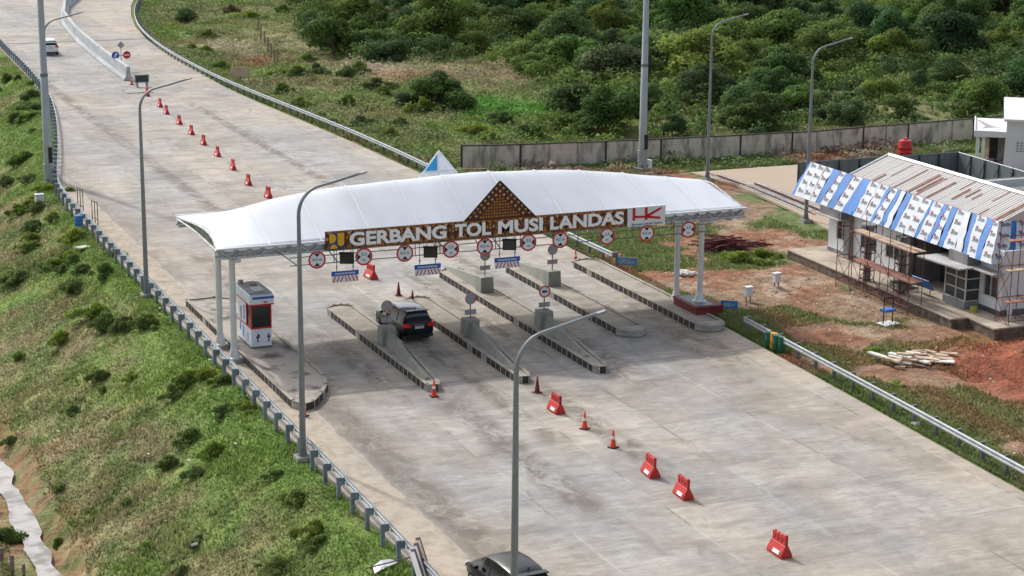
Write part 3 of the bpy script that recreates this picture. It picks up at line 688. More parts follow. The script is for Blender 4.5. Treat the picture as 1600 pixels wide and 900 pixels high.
# peak with stars
A, B, Cc = (11.6, Z1 - .02), (13.66, 9.0), (15.74, Z1 - .02)
m = MB(); m.prism([(A[0], SV - .03, A[1]), (Cc[0], SV - .03, Cc[1]), (B[0], SV - .03, B[1])], (0, .12, 0), 'peakdark')
def star(x, z, r, mt, q=.42):
    y = SV - .036; P = [(x + (r if i % 2 == 0 else r * q) * math.cos(math.pi * i / 4), y, z + (r if i % 2 == 0 else r * q) * math.sin(math.pi * i / 4)) for i in range(8)]; m.add(P, [tuple(range(8))], mt)
for side in (-1, 1):
    for i in range(9):
        if side < 0 and i == 0: continue
        t = i / 8.6; star(13.66 + side * (t * 1.86), 8.82 - t * 1.78 * 1.0, .115, 'batikpale')
    for i in range(7):
        if side < 0 and i == 0: continue
        t = i / 6.6; star(13.66 + side * (t * 1.5), 8.46 - t * 1.42, .1, 'batikpale', .6)
for r in range(8):
    nn = 1 + 2 * r if r < 7 else 14
    for k in range(-(r), r + 1):
        x = 13.66 + k * .158; z = 8.2 - r * .158
        if z < 7.02 or abs(k) * .158 > (8.3 - z) * .98: continue
        star(x, z, .066, 'batikgold', .9)
for a, b in ((A, B), (B, Cc)): m.tube([(a[0], SV - .02, a[1]), (b[0], SV - .02, b[1])], .05, 'black', 6)
m.build('fascia_peak', gate, G0)
# rear fascia and peak facing the other way
RVv = 4.78
m = MB(); m.b2(U0, 23.6, RVv - .12, RVv, 5.97, 6.94, 'whitepaint'); m.build('rear_fascia', gate, G0)
m = MB(); m.prism([(11.9, RVv - .12, 6.9), (15.5, RVv - .12, 6.9), (13.68, RVv - .12, 9.12)], (0, .1, 0), 'whitepaint')
y = RVv - .14
m.add([(12.62, y, 7.98), (13.58, y, 7.98), (13.58, y, 8.92)], [(0, 1, 2)], 'skyblue')
m.tube([(13.68, y, 6.9), (13.68, y, 9.15)], .05, 'colwhite', 6); m.tube([(12.6, y, 7.9), (14.8, y, 7.9)], .035, 'colwhite', 6)
for a, b in (((11.9, 6.9), (13.68, 9.12)), ((13.68, 9.12), (15.5, 6.9))): m.tube([(a[0], y, a[1]), (b[0], y, b[1])], .045, 'seam', 6)
m.build('rear_peak', gate, G0)
# hanger frame under the fascia
m = MB(); yv = -4.72
for z in (5.72, 5.3): m.tube([(1.9 if z > 5.5 else 1.9, yv, z), (26.6, yv, z)], .028, 'galvdark', 5)
for a in (4.3, 5.6, 8.8, 10.2, 13.4, 14.85, 18.3, 21.6, 24.2): m.tube([(a, yv, 5.98), (a, yv, 5.3)], .026, 'galvdark', 5)
for a, b in ((1.3, 2.3), (3.9, 4.5), (9.95, 10.7), (12.1, 12.6), (13.1, 13.7)): m.tube([(a, yv, 6.1), (b, yv, 5.3)], .03, 'galvdark', 5)
m.build('hanger_frame', gate, G0)

ORD = ['leftmost', 'second', 'third', 'fourth', 'fifth', 'sixth', 'seventh', 'eighth', 'ninth', 'rightmost']
def disc(mb, c, r, mt, y0, y1, n=28):
    mb.prism([(c[0] + r * math.cos(2 * math.pi * i / n), y0, c[1] + r * math.sin(2 * math.pi * i / n)) for i in range(n)], (0, y1 - y0, 0), mt)
def ring(mb, r0, r1, y, mt, n=28, dep=.02):
    for i in range(n):
        a, b = 2 * math.pi * i / n, 2 * math.pi * (i + 1) / n
        mb.prism([(r0 * math.cos(a), y, r0 * math.sin(a)), (r1 * math.cos(a), y, r1 * math.sin(a)), (r1 * math.cos(b), y, r1 * math.sin(b)), (r0 * math.cos(b), y, r0 * math.sin(b))], (0, dep, 0), mt)
def clearance(kind):
    root = thing('clearance_sign', 'x', 'clearance sign')
    m = MB(); disc(m, (0, 0), .47, 'signwhite', 0, .03); m.build('sign_face', root)
    m = MB(); ring(m, .385, .472, -.012, 'signred'); m.build('rim', root)
    m = MB(); y = -.008
    if kind == 'h':
        for s in (1, -1): m.prism([(-.17, y, s * .345), (.17, y, s * .345), (.0, y, s * .15)], (0, .006, 0), 'black')
        vs, fs = text_mesh('4,2 m', .17, .52, .008, .012); m.add([(-.26 + a, y + b - .004, -.07 + c) for a, b, c in vs], fs, 'teal')
    else:
        for s in (1, -1): m.prism([(s * .36, y, .17), (s * .36, y, -.17), (s * .17, y, 0)], (0, .006, 0), 'black')
        vs, fs = text_mesh('2,5', .16, .27, .008, .012); m.add([(-.135 + a, y + b - .004, .04 + c) for a, b, c in vs], fs, 'teal')
        vs, fs = text_mesh('m', .1, .15, .008, .012); m.add([(-.075 + a, y + b - .004, -.24 + c) for a, b, c in vs], fs, 'teal')
    m.build('lettering', root)
    m = MB(); m.tube([(-.2, .05, .3), (-.2, .05, -.3)], .02, 'galvdark', 5); m.tube([(.2, .05, .3), (.2, .05, -.3)], .02, 'galvdark', 5); m.build('bracket', root)
    return root
hs_ = clearance('h'); ws_ = clearance('w')
hl = ['round 4,2 m height sign left of the batik fascia', 'round 4,2 m height sign below the letters BA of GERBANG', 'round 4,2 m height sign below the letter L of TOL', 'round 4,2 m height sign below the LA of LANDAS', 'round 4,2 m height sign under the white logo panel']
wl_ = ['round 2,5 m width sign below the letters GE of GERBANG', 'round 2,5 m width sign below the gap between GERBANG and TOL', 'round 2,5 m width sign below the letters US of MUSI', 'round 2,5 m width sign below the letters AS of LANDAS', 'round 2,5 m width sign hanging between the two right columns']
for i, (a, z) in enumerate([(3.35, 5.53), (5.91, 5.5), (8.19, 5.5), (10.8, 5.5), (12.75, 5.5), (15.3, 5.52), (17.2, 5.53), (20.03, 5.5), (22.47, 5.48), (25.08, 5.5)]):
    par = hs_ if i % 2 == 0 else ws_; lab = (hl if i % 2 == 0 else wl_)[i // 2]; loc = (a, -4.8, z)
    if i < 2: par.location = loc; par['label'] = lab; par['group'] = 'round clearance signs hanging under the fascia'
    else: copy_thing(par, loc, label=lab)
# dark lane signals and striped boards
sg0 = thing('lane_signal', 'leftmost dark lane signal box under the letters PU and G of the fascia', 'lane signal', (4.96, -4.85, 5.5), R(-24), 'dark lane signal boxes hanging under the fascia')
m = MB(); m.box((0, 0, 0), (.74, .16, .58), 'black'); m.build('housing', sg0, bevel=.015)
m = MB(); m.box((0, -.1, .31), (.8, .3, .03), 'black'); m.tube([(-.2, 0, .3), (-.2, 0, .42)], .02, 'black', 5); m.tube([(.2, 0, .3), (.2, 0, .42)], .02, 'black', 5); m.build('visor', sg0)
m = MB(); m.b2(-.3, .3, -.087, -.081, -.23, .23, 'glassdark'); m.build('lens_panel', sg0)
copy_thing(sg0, (9.62, -4.85, 5.45), label='dark lane signal box below the N of GERBANG, middle of the three')
copy_thing(sg0, (14.17, -4.85, 5.5), label='dark lane signal box below the letter M of MUSI, rightmost of the three')
b0 = thing('lane_board', 'blue and striped lane board hanging lowest at the left, below GERBANG', 'lane board', (4.87, -4.8, 4.52), 0, 'blue lane boards with red stripes hanging over the lanes')
m = MB(); m.b2(-.72, .72, 0, .04, -.29, .06, 'signwhite'); m.b2(-.74, .74, -.01, .045, .06, .3, 'blue'); bp_ = m.build('board', b0)
m = MB()
for k in range(7):
    x = -.62 + k * .205; s = .14 if k < 3 else -.14
    if k == 3: m.prism([(-.02, -.008, .03), (.03, -.008, .03), (.13, -.008, -.26), (.06, -.008, -.26)], (0, .006, 0), 'signred'); continue
    m.prism([(x - s / 2, -.008, -.27), (x - s / 2 + .06, -.008, -.27), (x + s / 2 + .06, -.008, .04), (x + s / 2, -.008, .04)], (0, .006, 0), 'signred' if k % 2 else 'hkred')
m.build('stripes', b0)
m = MB()
for k in range(15): m.b2(-.56 + k * .075, -.515 + k * .075, -.016, -.012, .13, .22, 'signwhite')
m.build('lettering', b0)
m = MB()
for x in (-.45, .45): m.tube([(x, .02, .3), (x, .02, 1.45)], .022, 'galvdark', 5); m.box((x, .02, .52), (.07, .05, .1), 'galvdark')
m.build('hanger', b0)
copy_thing(b0, (9.48, -4.8, 4.49), label='middle blue and striped lane board, above the car lane')
copy_thing(b0, (14.07, -4.8, 4.5), label='rightmost blue and striped lane board, beside the round back of an island sign')

# island signs standing on the blocks
def island_sign(u, v, label, front=None, hh=1.0):
    root = thing('island_sign', label, 'road sign', (u, v, 1.27), group='round signs standing on the island blocks')
    m = MB(); m.tube([(0, 0, 0), (0, 0, hh + .1)], .035, 'galvdark', 6); m.build('pole', root)
    m = MB(); m.b2(-.33, .33, -.03, -.0, hh - .62, hh - .34, 'signback'); m.build('number_plate', root)
    m = MB(); disc(m, (0, hh + .28), .33, 'signback', -.05, -.03); m.build('sign_disc', root)
    if front == 'bar':
        m = MB(); disc(m, (0, hh + .28), .30, 'signwhite', -.062, -.052); m.prism([(-.17, -.068, hh + .22), (.17, -.068, hh + .22), (.17, -.068, hh + .3), (.1, -.068, hh + .31), (.1, -.068, hh + .34), (-.1, -.068, hh + .34), (-.17, -.068, hh + .3)], (0, .005, 0), 'black')
        for i in range(28):
            a, b = 2 * math.pi * i / 28, 2 * math.pi * (i + 1) / 28; z0 = hh + .28
            m.prism([(.27 * math.cos(a), -.075, z0 + .27 * math.sin(a)), (.345 * math.cos(a), -.075, z0 + .345 * math.sin(a)), (.345 * math.cos(b), -.075, z0 + .345 * math.sin(b)), (.27 * math.cos(b), -.075, z0 + .27 * math.sin(b))], (0, .02, 0), 'signred')
        m.build('sign_face', root)
    if front == 'red':
        m = MB(); m.prism([(.2, -.06, hh + .06), (.33, -.06, hh + .2), (.34, -.06, hh + .36), (.27, -.06, hh + .36), (.25, -.06, hh + .2), (.16, -.06, hh + .12)], (0, .008, 0), 'signred'); m.build('peeled_rim', root)
    if front == 'base':
        m = MB(); m.b2(-.12, .12, -.06, -.052, hh - .06, hh + .06, 'signred'); m.b2(-.03, .03, -.066, -.06, hh - .06, hh + .05, 'signwhite'); m.build('red_tab', root)
    m = MB(); m.tube([(0, .02, hh + .55), (0, .02, hh)], .02, 'galvdark', 5); m.build('stiffener', root)
    return root
island_sign(7.6, -3.5, 'grey round sign seen in front of the black car, red tab below', 'base', .8)
island_sign(12.4, -3.6, 'grey round sign with peeled red rim on the block right of the black car', 'red', .82)
island_sign(16.9, -3.4, 'round white sign with red rim and black bar on the middle block', 'bar', .78)
island_sign(16.85, 5.3, 'bare grey round sign on the far block below the third lane signal', None, .98)
island_sign(21.25, 5.3, 'bare grey round sign on the far block farthest right, near the orange cone', None, .98)

# ------------------------------------------------------------------ booth
bo = thing('toll_booth', 'small white toll booth with dark windows, red frames and blue trim', 'toll booth', (1.02, -.9, .34))
def BX(name, *boxes, bevel=0, par=None):
    m = MB()
    for a in boxes: m.b2(*a)
    return m.build(name, par or bo, bevel=bevel)
BX('base', (-.58, .58, -1.25, 1.35, 0, .08, 'galvdark'), (-.55, .55, -1.22, 1.32, .08, 1.05, 'boothpanel'))
w = BX('window_band', (-.52, .52, -1.19, 1.29, 1.12, 2.3, 'glassdark'))
fr = BX('window_frame', (-.57, .57, -1.25, 1.34, 1.05, 1.13, 'signred'), (-.57, .57, -1.25, 1.34, 2.3, 2.4, 'signred'), (-.57, -.5, -1.25, -1.18, 1.13, 2.3, 'signred'), (.5, .57, -1.25, -1.18, 1.13, 2.3, 'signred'), (-.57, -.5, -.35, -.28, 1.13, 2.3, 'signred'), (-.57, .57, -.25, 1.33, 1.13, 2.3, 'boothpanel'))
BX('header', (-.66, .66, -1.42, 1.45, 2.4, 2.95, 'boothpanel'), bevel=.04)
BX('red_trim', (-.67, .67, -1.43, 1.46, 2.38, 2.44, 'signred'))
BX('blue_trim', (-.5, .67, -1.436, -1.42, 2.72, 2.84, 'blue'), (.66, .676, -1.4, 1.3, 2.72, 2.84, 'blue'))
BX('roof', (-.6, .6, -1.3, 1.38, 2.95, 3.02, 'boothroof'), (-.2, .25, .4, 1.0, 3.02, 3.14, 'conc'), (-.3, .3, -1.0, .1, 3.02, 3.06, 'galv'), (-.55, -.3, 1.1, 1.3, 3.02, 3.2, 'conc'))
BX('wall_decals', (-.3, -.1, -1.228, -1.224, .55, .62, 'navy'), (-.24, -.17, -1.228, -1.224, .3, .75, 'navy'), (-.18, -.08, -1.228, -1.224, .6, .75, 'signred'), (.3, .5, -1.228, -1.224, .55, .62, 'navy'), (.36, .43, -1.228, -1.224, .3, .75, 'navy'), (.1, .3, -1.434, -1.426, 2.5, 2.58, 'signred'),
   (-.557, -.552, -.6, -.45, .3, .7, 'bluepaint'), (-.557, -.552, .3, .5, .3, .9, 'bluepaint'), (-.557, -.552, .9, 1.1, .5, 1.0, 'bluepaint'), (-.578, -.572, .0, .2, 1.3, 2.1, 'bluepaint'), (-.578, -.572, .6, .8, 1.2, 1.9, 'navy'))

# ------------------------------------------------------------------ lamps and masts
def lamp(loc, label, first=None):
    if first: return copy_thing(first, loc, label=label)
    root = thing('street_lamp', label, 'street lamp', loc, group='tall grey street lamps with one curved arm')
    m = MB(); m.tube([(0, 0, .25), (0, 0, 6), (0, 0, 11.2)], [.15, .12, .085], 'polegrey', 10)
    m.build('pole', root, smooth=True)
    m = MB(); pts = [(0, 0, 11.2)]
    for i in range(1, 9):
        a = R(78) * i / 8; pts.append((1.15 * (1 - math.cos(a)), 0, 11.2 + 1.25 * math.sin(a)))
    e = pts[-1]; pts += [(e[0] + .9, 0, e[2] + .2), (e[0] + 1.9, 0, e[2] + .45)]
    m.tube(pts, [.085] * 3 + [.075] * 4 + [.065] * 4, 'polegrey', 8); m.build('arm', root, smooth=True)
    m = MB(); m.box((e[0] + 2.0, 0, e[2] + .46), (.5, .2, .07), 'polegrey', ry=R(-13)); m.build('lamp_head', root, bevel=.02)
    m = MB(); m.frustum((0, 0, -.25), (.75, .75), (.7, .7), .42, 'conc'); m.build('footing', root)
    m = MB(); m.b2(-.24, .24, -.24, .24, .17, .2, 'galvdark'); m.tube([(0, 0, .2), (0, 0, .55)], [.22, .15], 'galvdark', 8); m.build('base_plate', root)
    return root
L0 = lamp((-1.9, -19.3, -.1), 'grey street lamp standing at the left guardrail just in front of the toll booth')
lamp((-1.85, 12.9, -.1), 'grey street lamp at the left guardrail behind the canopy', L0)
_q = gp(79, 281, -.1)
lamp((_q.x, _q.y, -.1), 'grey street lamp beside the thick mast at the upper left, arm showing', L0)
_f = gp(802, 1083, -.3)
lamp((_f.x, _f.y, -.3), 'nearest street lamp, its pole crossing the black car at the bottom edge', L0)
lamp((46.5, 17.7, -.05), 'pale street lamp left of the half built white building', L0)
lamp((47.5, 34.3, -.05), 'pale street lamp between the tall mast and the sandy yard', L0)
def mast(loc, label, first=None):
    if first: return copy_thing(first, loc, label=label)
    root = thing('light_mast', label, 'mast', loc, group='very tall floodlight masts')
    m = MB(); m.tube([(0, 0, .9), (0, 0, 8.5), (0, 0, 8.52), (0, 0, 17), (0, 0, 27)], [.34, .285, .27, .22, .15], 'mastgrey', 12); m.build('pole', root, smooth=True)
    m = MB(); m.tube([(0, 0, 8.35), (0, 0, 8.6)], .3, 'galvdark', 12); m.build('joint_collar', root)
    m = MB(); m.b2(-.34, .34, -.34, .34, -.05, .45, 'galvdark'); m.tube([(0, 0, 0), (0, 0, 1.6)], .4, 'mastgrey', 12); m.build('foot', root)
    m = MB(); m.b2(-.13, .13, -.46, -.3, 1.7, 2.9, 'black'); m.build('door', root)
    m = MB(); m.b2(-.55, .55, -.5, .5, -.4, .18, 'conc'); m.build('footing', root)
    m = MB(); m.b2(.6, .85, -.3, .1, .0, .75, 'bwhite'); m.build('control_box', root)
    m = MB()
    for k in range(12):
        a, b = 2 * math.pi * k / 12, 2 * math.pi * (k + 1) / 12; m.tube([(1.2 * math.cos(a), 1.2 * math.sin(a), 26.6), (1.2 * math.cos(b), 1.2 * math.sin(b), 26.6)], .04, 'galv', 6)
        if k % 3 == 0: m.tube([(0, 0, 26.6), (1.2 * math.cos(a), 1.2 * math.sin(a), 26.6)], .035, 'galv', 5)
    cr = m.build('crown_ring', root)
    for k in range(6):
        a = math.pi * k / 3; f = MB(); f.box((1.3 * math.cos(a), 1.3 * math.sin(a), 26.45), (.45, .5, .15), 'galvdark', a, 0, R(35)); f.build('floodlight', cr)
    return root
M0 = mast((44.5, 39.8, 0), 'tall pale mast standing behind the right half of the canopy')
M0.rotation_euler = (0, 0, R(20))
_p = gp(77, 287, -.3)
mast((_p.x, _p.y, -.3), 'tall grey mast at the upper left, rising out of the frame', M0)

# ------------------------------------------------------------------ guardrails
def resample(pts, step):
    pts = [Vector(p) for p in pts]; out = [pts[0]]; acc = 0
    for a, b in zip(pts[:-1], pts[1:]):
        L = (b - a).length; s = step - acc
        while s <= L: out.append(a.lerp(b, s / L)); s += step
        acc = (L - (s - step))
    return out
def smooth_path(pts, it=2):
    pts = [Vector(p) for p in pts]
    for _ in range(it):
        q = [pts[0]]
        for a, b in zip(pts[:-1], pts[1:]): q += [a.lerp(b, .25), a.lerp(b, .75)]
        q.append(pts[-1]); pts = q
    return pts
def guardrail(label, path, side, post_vis, step=1.96, post='galvdark', top=.84):
    pa = [Vector((p[0], p[1], 0)) for p in path]; root = thing('guardrail', label, 'guardrail', pa[0])
    dense = resample(smooth_path(pa, 2), 1.0)
    prof = [(0, top - .33), (.05 * side, top - .29), (.05 * side, top - .23), (-.01 * side, top - .165), (.05 * side, top - .1), (.05 * side, top - .04), (0, top)]
    P = []; n = len(prof)
    for i, p in enumerate(dense):
        t = (dense[min(i + 1, len(dense) - 1)] - dense[max(i - 1, 0)]).normalized(); nr = Vector((t.y, -t.x, 0))
        for (a, z) in prof: P.append(p + nr * a + Vector((0, 0, z)))
    F = [(i * n + j, (i + 1) * n + j, (i + 1) * n + j + 1, i * n + j + 1) for i in range(len(dense) - 1) for j in range(n - 1)]
    m = MB(); m.add(P, F, 'rail'); o = m.build('beam', root, root.location); sm = o.modifiers.new('solid', 'SOLIDIFY'); sm.thickness = .012; sm.offset = 0
    posts = resample(dense, step); k = 0
    for i, p in enumerate(posts):
        if not (post_vis[0] <= p.y <= post_vis[1]) or k > 98: continue
        t = (posts[min(i + 1, len(posts) - 1)] - posts[max(i - 1, 0)]).normalized(); nr = Vector((t.y, -t.x, 0)) * side; ang = math.atan2(t.y, t.x)
        zb = H1(p.x - nr.x * .25, p.y) - .3
        m = MB(); m.box(p - nr * .3 + Vector((0, 0, (top - .02 + zb) / 2)), (.13, .17, top - .02 - zb), post, ang + random.uniform(-.05, .05)); m.box(p - nr * .13 + Vector((0, 0, top - .2)), (.12, .2, .32), post, ang)
        m.build('post', root, root.location); k += 1
    return root
guardrail('long galvanised guardrail along the left road edge, posts on the grass slope', [(-2.7, -62), (-2.1, -46), (-1.8, -36), (-1.62, -20), (-1.5, 0), (-1.45, 30), (-1.3, 44), (-.6, 50), (1.9, 63), (4.9, 81), (6.8, 96), (7.9, 115), (8.7, 138), (10.0, 160), (12.4, 182), (17, 205)], 1, (-42, 142), post='postblue')
guardrail('guardrail on the far right road edge, curving away uphill behind the canopy', [(27.6, 10.1), (27.45, 17), (27.6, 46), (27.3, 60), (26.5, 74), (25.4, 90), (24.9, 104), (25.2, 125), (26.9, 146), (30.2, 165.5), (34.5, 183), (40, 200)], -1, (10, 186))
guardrail('near guardrail on the right road edge in front of the brown earth site', [(27.5, -7.2), (27.1, -15), (26.7, -24), (26.1, -34.5), (25.4, -48), (25, -60)], 1, (-48, -7))

# ------------------------------------------------------------------ concrete median barrier
def njersey(p0, p1, label):
    p0, p1 = Vector(p0), Vector(p1); root = thing('concrete_barrier', label, 'concrete barrier', (p0 + p1) / 2, group='concrete median barrier sections'); t = (p1 - p0).normalized(); nr = Vector((t.y, -t.x, 0)); L = (p1 - p0).length
    prof = [(-.5, 0), (-.5, .15), (-.26, .5), (-.18, 1.5), (.18, 1.5), (.26, .5), (.5, .15), (.5, 0)]
    m = MB(); m.prism([p0 + nr * a + Vector((0, 0, z)) for a, z in prof], t * (L - .12), 'njb'); o = m.build('barrier_wall', root, root.location, bevel=.02)
    return root
mp = [(16.7, 105.2), (17.4, 124.5), (18.6, 144.5), (20.6, 164), (24.0, 182), (29.5, 200)]
for (a, b), lb in zip(zip(mp[:-1], mp[1:]), ['nearest grey median barrier section, its end by the orange cone', 'second median barrier section counted from the near end', 'third median barrier section, just past the dark road joint', 'fourth median barrier section near the top edge', 'farthest median barrier section at the top edge']):
    njersey((*a, 0), (*b, 0), lb)

# ------------------------------------------------------------------ cones and plastic barriers
def cone(name='traffic_cone', base='rubber', body='conelight', tall=.84, band=True):
    root = thing(name, 'x', 'traffic cone')
    m = MB(); m.b2(-.2, .2, -.2, .2, 0, .045, base); m.build('base', root, bevel=.01)
    m = MB(); m.lathe([(.155, .045), (.13, .12), (.03, tall), (.022, tall + .01)], (0, 0, 0), body, 14); c = m.build('cone_body', root, smooth=True)
    if band:
        m = MB(); r = lambda z: .13 + (.03 - .13) * (z - .12) / (tall - .12) + .004
        m.lathe([(r(.42), .42), (r(.56), .56)], (0, 0, 0), 'reflwhite', 14); m.build('reflective_band', c)
    return root
c0 = cone()
CN = [(6.85, -12.75, 'orange cone at the near tip of the island beside the black car'), (-.1, -13.5, 'orange cone at the pointed end of the wide stained island'), (11.65, -20.2, 'orange cone between the first and second red barriers, the farther of the two'),
      (11.7, -23.2, 'orange cone before the second red barrier, the nearer of the two'), (25.65, 11.5, 'orange cone at the far end of the rightmost island'), (16.4, 102.2, 'orange cone at the near end of the concrete median barrier')]
for i, (a, b, lb) in enumerate(CN):
    if i == 0: c0.location = (a, b, 0); c0['label'] = lb; c0['group'] = 'orange traffic cones'
    else: copy_thing(c0, (a, b, 0), random.uniform(0, 1), lb)
c1 = cone('worn_traffic_cone', 'coneold', 'coneold', .84, False)
for i, (a, b, lb) in enumerate([(12.1, 7.3, 'faded dark red cone behind the black car, the farther one'), (12.15, 5.0, 'faded dark red cone just over the roof of the black car'), (11.9, -14.0, 'dark worn cone near the tip of the island right of the black car')]):
    if i == 0: c1.location = (a, b, 0); c1['label'] = lb; c1['group'] = 'worn dark traffic cones'
    else: copy_thing(c1, (a, b, 0), .4, lb)
def barrier():
    root = thing('plastic_barrier', 'x', 'traffic barrier')
    m = MB(); prof = [(-.22, 0), (-.22, .12), (-.18, .24), (-.09, .46), (-.065, .54), (.065, .54), (.09, .46), (.18, .24), (.22, .12), (.22, 0)]
    m.prism([(x, -.48, z) for x, z in prof], (0, .96, 0), 'barrierred'); lo = m.build('base', root, bevel=.02)
    m = MB()
    for k in range(4): m.b2(-.055, .055, -.46 + k * .235, -.46 + k * .235 + .15, .5, .96 + (.05 if k == 0 else 0), 'barrierred')
    m.b2(-.05, .05, -.46, .42, .5, .66, 'barrierred'); m.b2(-.045, .045, -.46, .4, .74, .93, 'barrierred')
    m.build('top_rail', root, bevel=.015)
    for s in (-1, 1): m = MB(); m.prism([(s * .225, -.32, .14), (s * .225, .1, .14), (s * .165, .1, .29), (s * .165, -.32, .29)], (s * .012, 0, .006), 'reflwhite'); m.build('reflective_patch', root)
    return root
ba = barrier()
BR = [(11.5, -17.2, R(1), 'red plastic barrier nearest the island tips, beside the worn dark cone'), (11.6, -27.2, R(-2), 'red plastic barrier in front of the two orange cones'), (11.65, -30.2, R(-3), 'red plastic barrier second from the camera'), (12.1, -37.5, R(0), 'red plastic barrier nearest the camera, standing alone'),
      (12.0, 12.2, R(8), 'red plastic barrier behind the canopy front, seen above the lane')]
FAR = [(230, 150), (250, 167), (260, 178), (280, 194), (299, 210), (318, 226), (340, 244), (364, 265), (388, 289), (419, 309)]
FW = ['first', 'second', 'third', 'fourth', 'fifth', 'sixth', 'seventh', 'eighth', 'ninth', 'last']
for i, (x, y) in enumerate(FAR):
    p = gp(x, y); BR.append((p.x, p.y, R(4), FW[i] + ' red barrier of the far row counted from the concrete median' if i < 9 else 'red barrier of the far row nearest the canopy, half hidden by its edge'))
for i, (a, b, rz, lb) in enumerate(BR):
    if i == 0: ba.location = (a, b, 0); ba.rotation_euler = (0, 0, rz); ba['label'] = lb; ba.scale = (1.2, 1.12, .92); ba['group'] = 'red plastic road barriers'
    else: copy_thing(ba, (a, b, 0), rz + random.uniform(-.06, .06), lb, (random.uniform(.84, .9), random.uniform(.84, .92), random.uniform(.84, .9)) if i > 4 else (random.uniform(1.15, 1.25), random.uniform(1.1, 1.18), random.uniform(.9, .94)))

# ------------------------------------------------------------------ vehicles
def car(label, paint, roof, prof, L, W, loc, rz, cat='car'):
    """prof: list of stations (y from rear to front, z sill, z belt, z roof, half belt, half roof); nose towards +y"""
    root = thing('parked_car' if cat == 'x' else 'car', label, cat, loc, rz)
    P = []; n = 12
    for (y, zs, zb, zr, hb, hr) in prof:
        hs_ = hb * .93
        half = [(0, zs - .02), (hs_ * .8, zs), (hs_, zs + .09), (hb, zs + (zb - zs) * .45), (hb * .985, zb - .05), (hb * .94, zb), (hr + .03, zr - .07), (hr * .85, zr), (0, zr + .02)]
        ringp = [(x, z) for x, z in half] + [(-x, z) for x, z in reversed(half[1:-1])]
        n = len(ringp); P += [(x, y, z) for x, z in ringp]
    F = [(i * n + j, i * n + (j + 1) % n, (i + 1) * n + (j + 1) % n, (i + 1) * n + j) for i in range(len(prof) - 1) for j in range(n)] + [tuple(reversed(range(n))), tuple((len(prof) - 1) * n + j for j in range(n))]
    m = MB(); m.add(P, F, paint); b = m.build('body', root, smooth=True)
    me = b.data; me.materials.append(MATS[roof]); me.materials.append(MATS['carglass'])
    ri = len(me.materials) - 2; gi = ri + 1
    for i in range(len(prof) - 1):
        (y0, s0, b0_, r0, _, _), (y1, s1, b1, r1, _, _) = prof[i], prof[i + 1]; h0, h1 = r0 - b0_, r1 - b1
        for j in range(n):
            f = me.polygons[i * n + j]
            if j in (6, 7, 8, 9) or (j in (6, 9)):
                pass
        for j, q in ((5, 's'), (n - 6, 's'), (6, 'r'), (7, 'r'), (n - 7, 'r'), (n - 8, 'r')):
            f = me.polygons[i * n + j]
            if q == 's' and h0 > .3 and h1 > .3: f.material_index = gi
            if q == 'r':
                if h0 > .3 and h1 > .3: f.material_index = ri
                elif max(h0, h1) > .3 and j in (6, 7, n - 7, n - 8): f.material_index = gi
        if max(h0, h1) > .3 and min(h0, h1) <= .3:
            for j in (6, 7, n - 7, n - 8, 5, n - 6): me.polygons[i * n + j].material_index = gi
    return root, prof
def wheels(root, W, ys, r=.34):
    for y in ys:
        for s in (-1, 1):
            t = MB(); x0 = s * (W / 2 - .2); x1 = s * (W / 2 + .005); N = 20
            t.prism([(x0, y + r * math.cos(2 * math.pi * k / N), r + r * math.sin(2 * math.pi * k / N)) for k in range(N)], (x1 - x0, 0, 0), 'tyre'); w = t.build('wheel', root, bevel=.02)
            t = MB(); rr = r * .64; t.prism([(x1, y + rr * math.cos(2 * math.pi * k / N), r + rr * math.sin(2 * math.pi * k / N)) for k in range(N)], (s * .012, 0, 0), 'galvdark')
            for k in range(5): a = 2 * math.pi * k / 5; t.box((x1 + s * .02, y + rr * .5 * math.cos(a), r + rr * .5 * math.sin(a)), (.02, .07, rr * .95), 'rim', 0, a - math.pi / 2)
            t.build('rim', w)
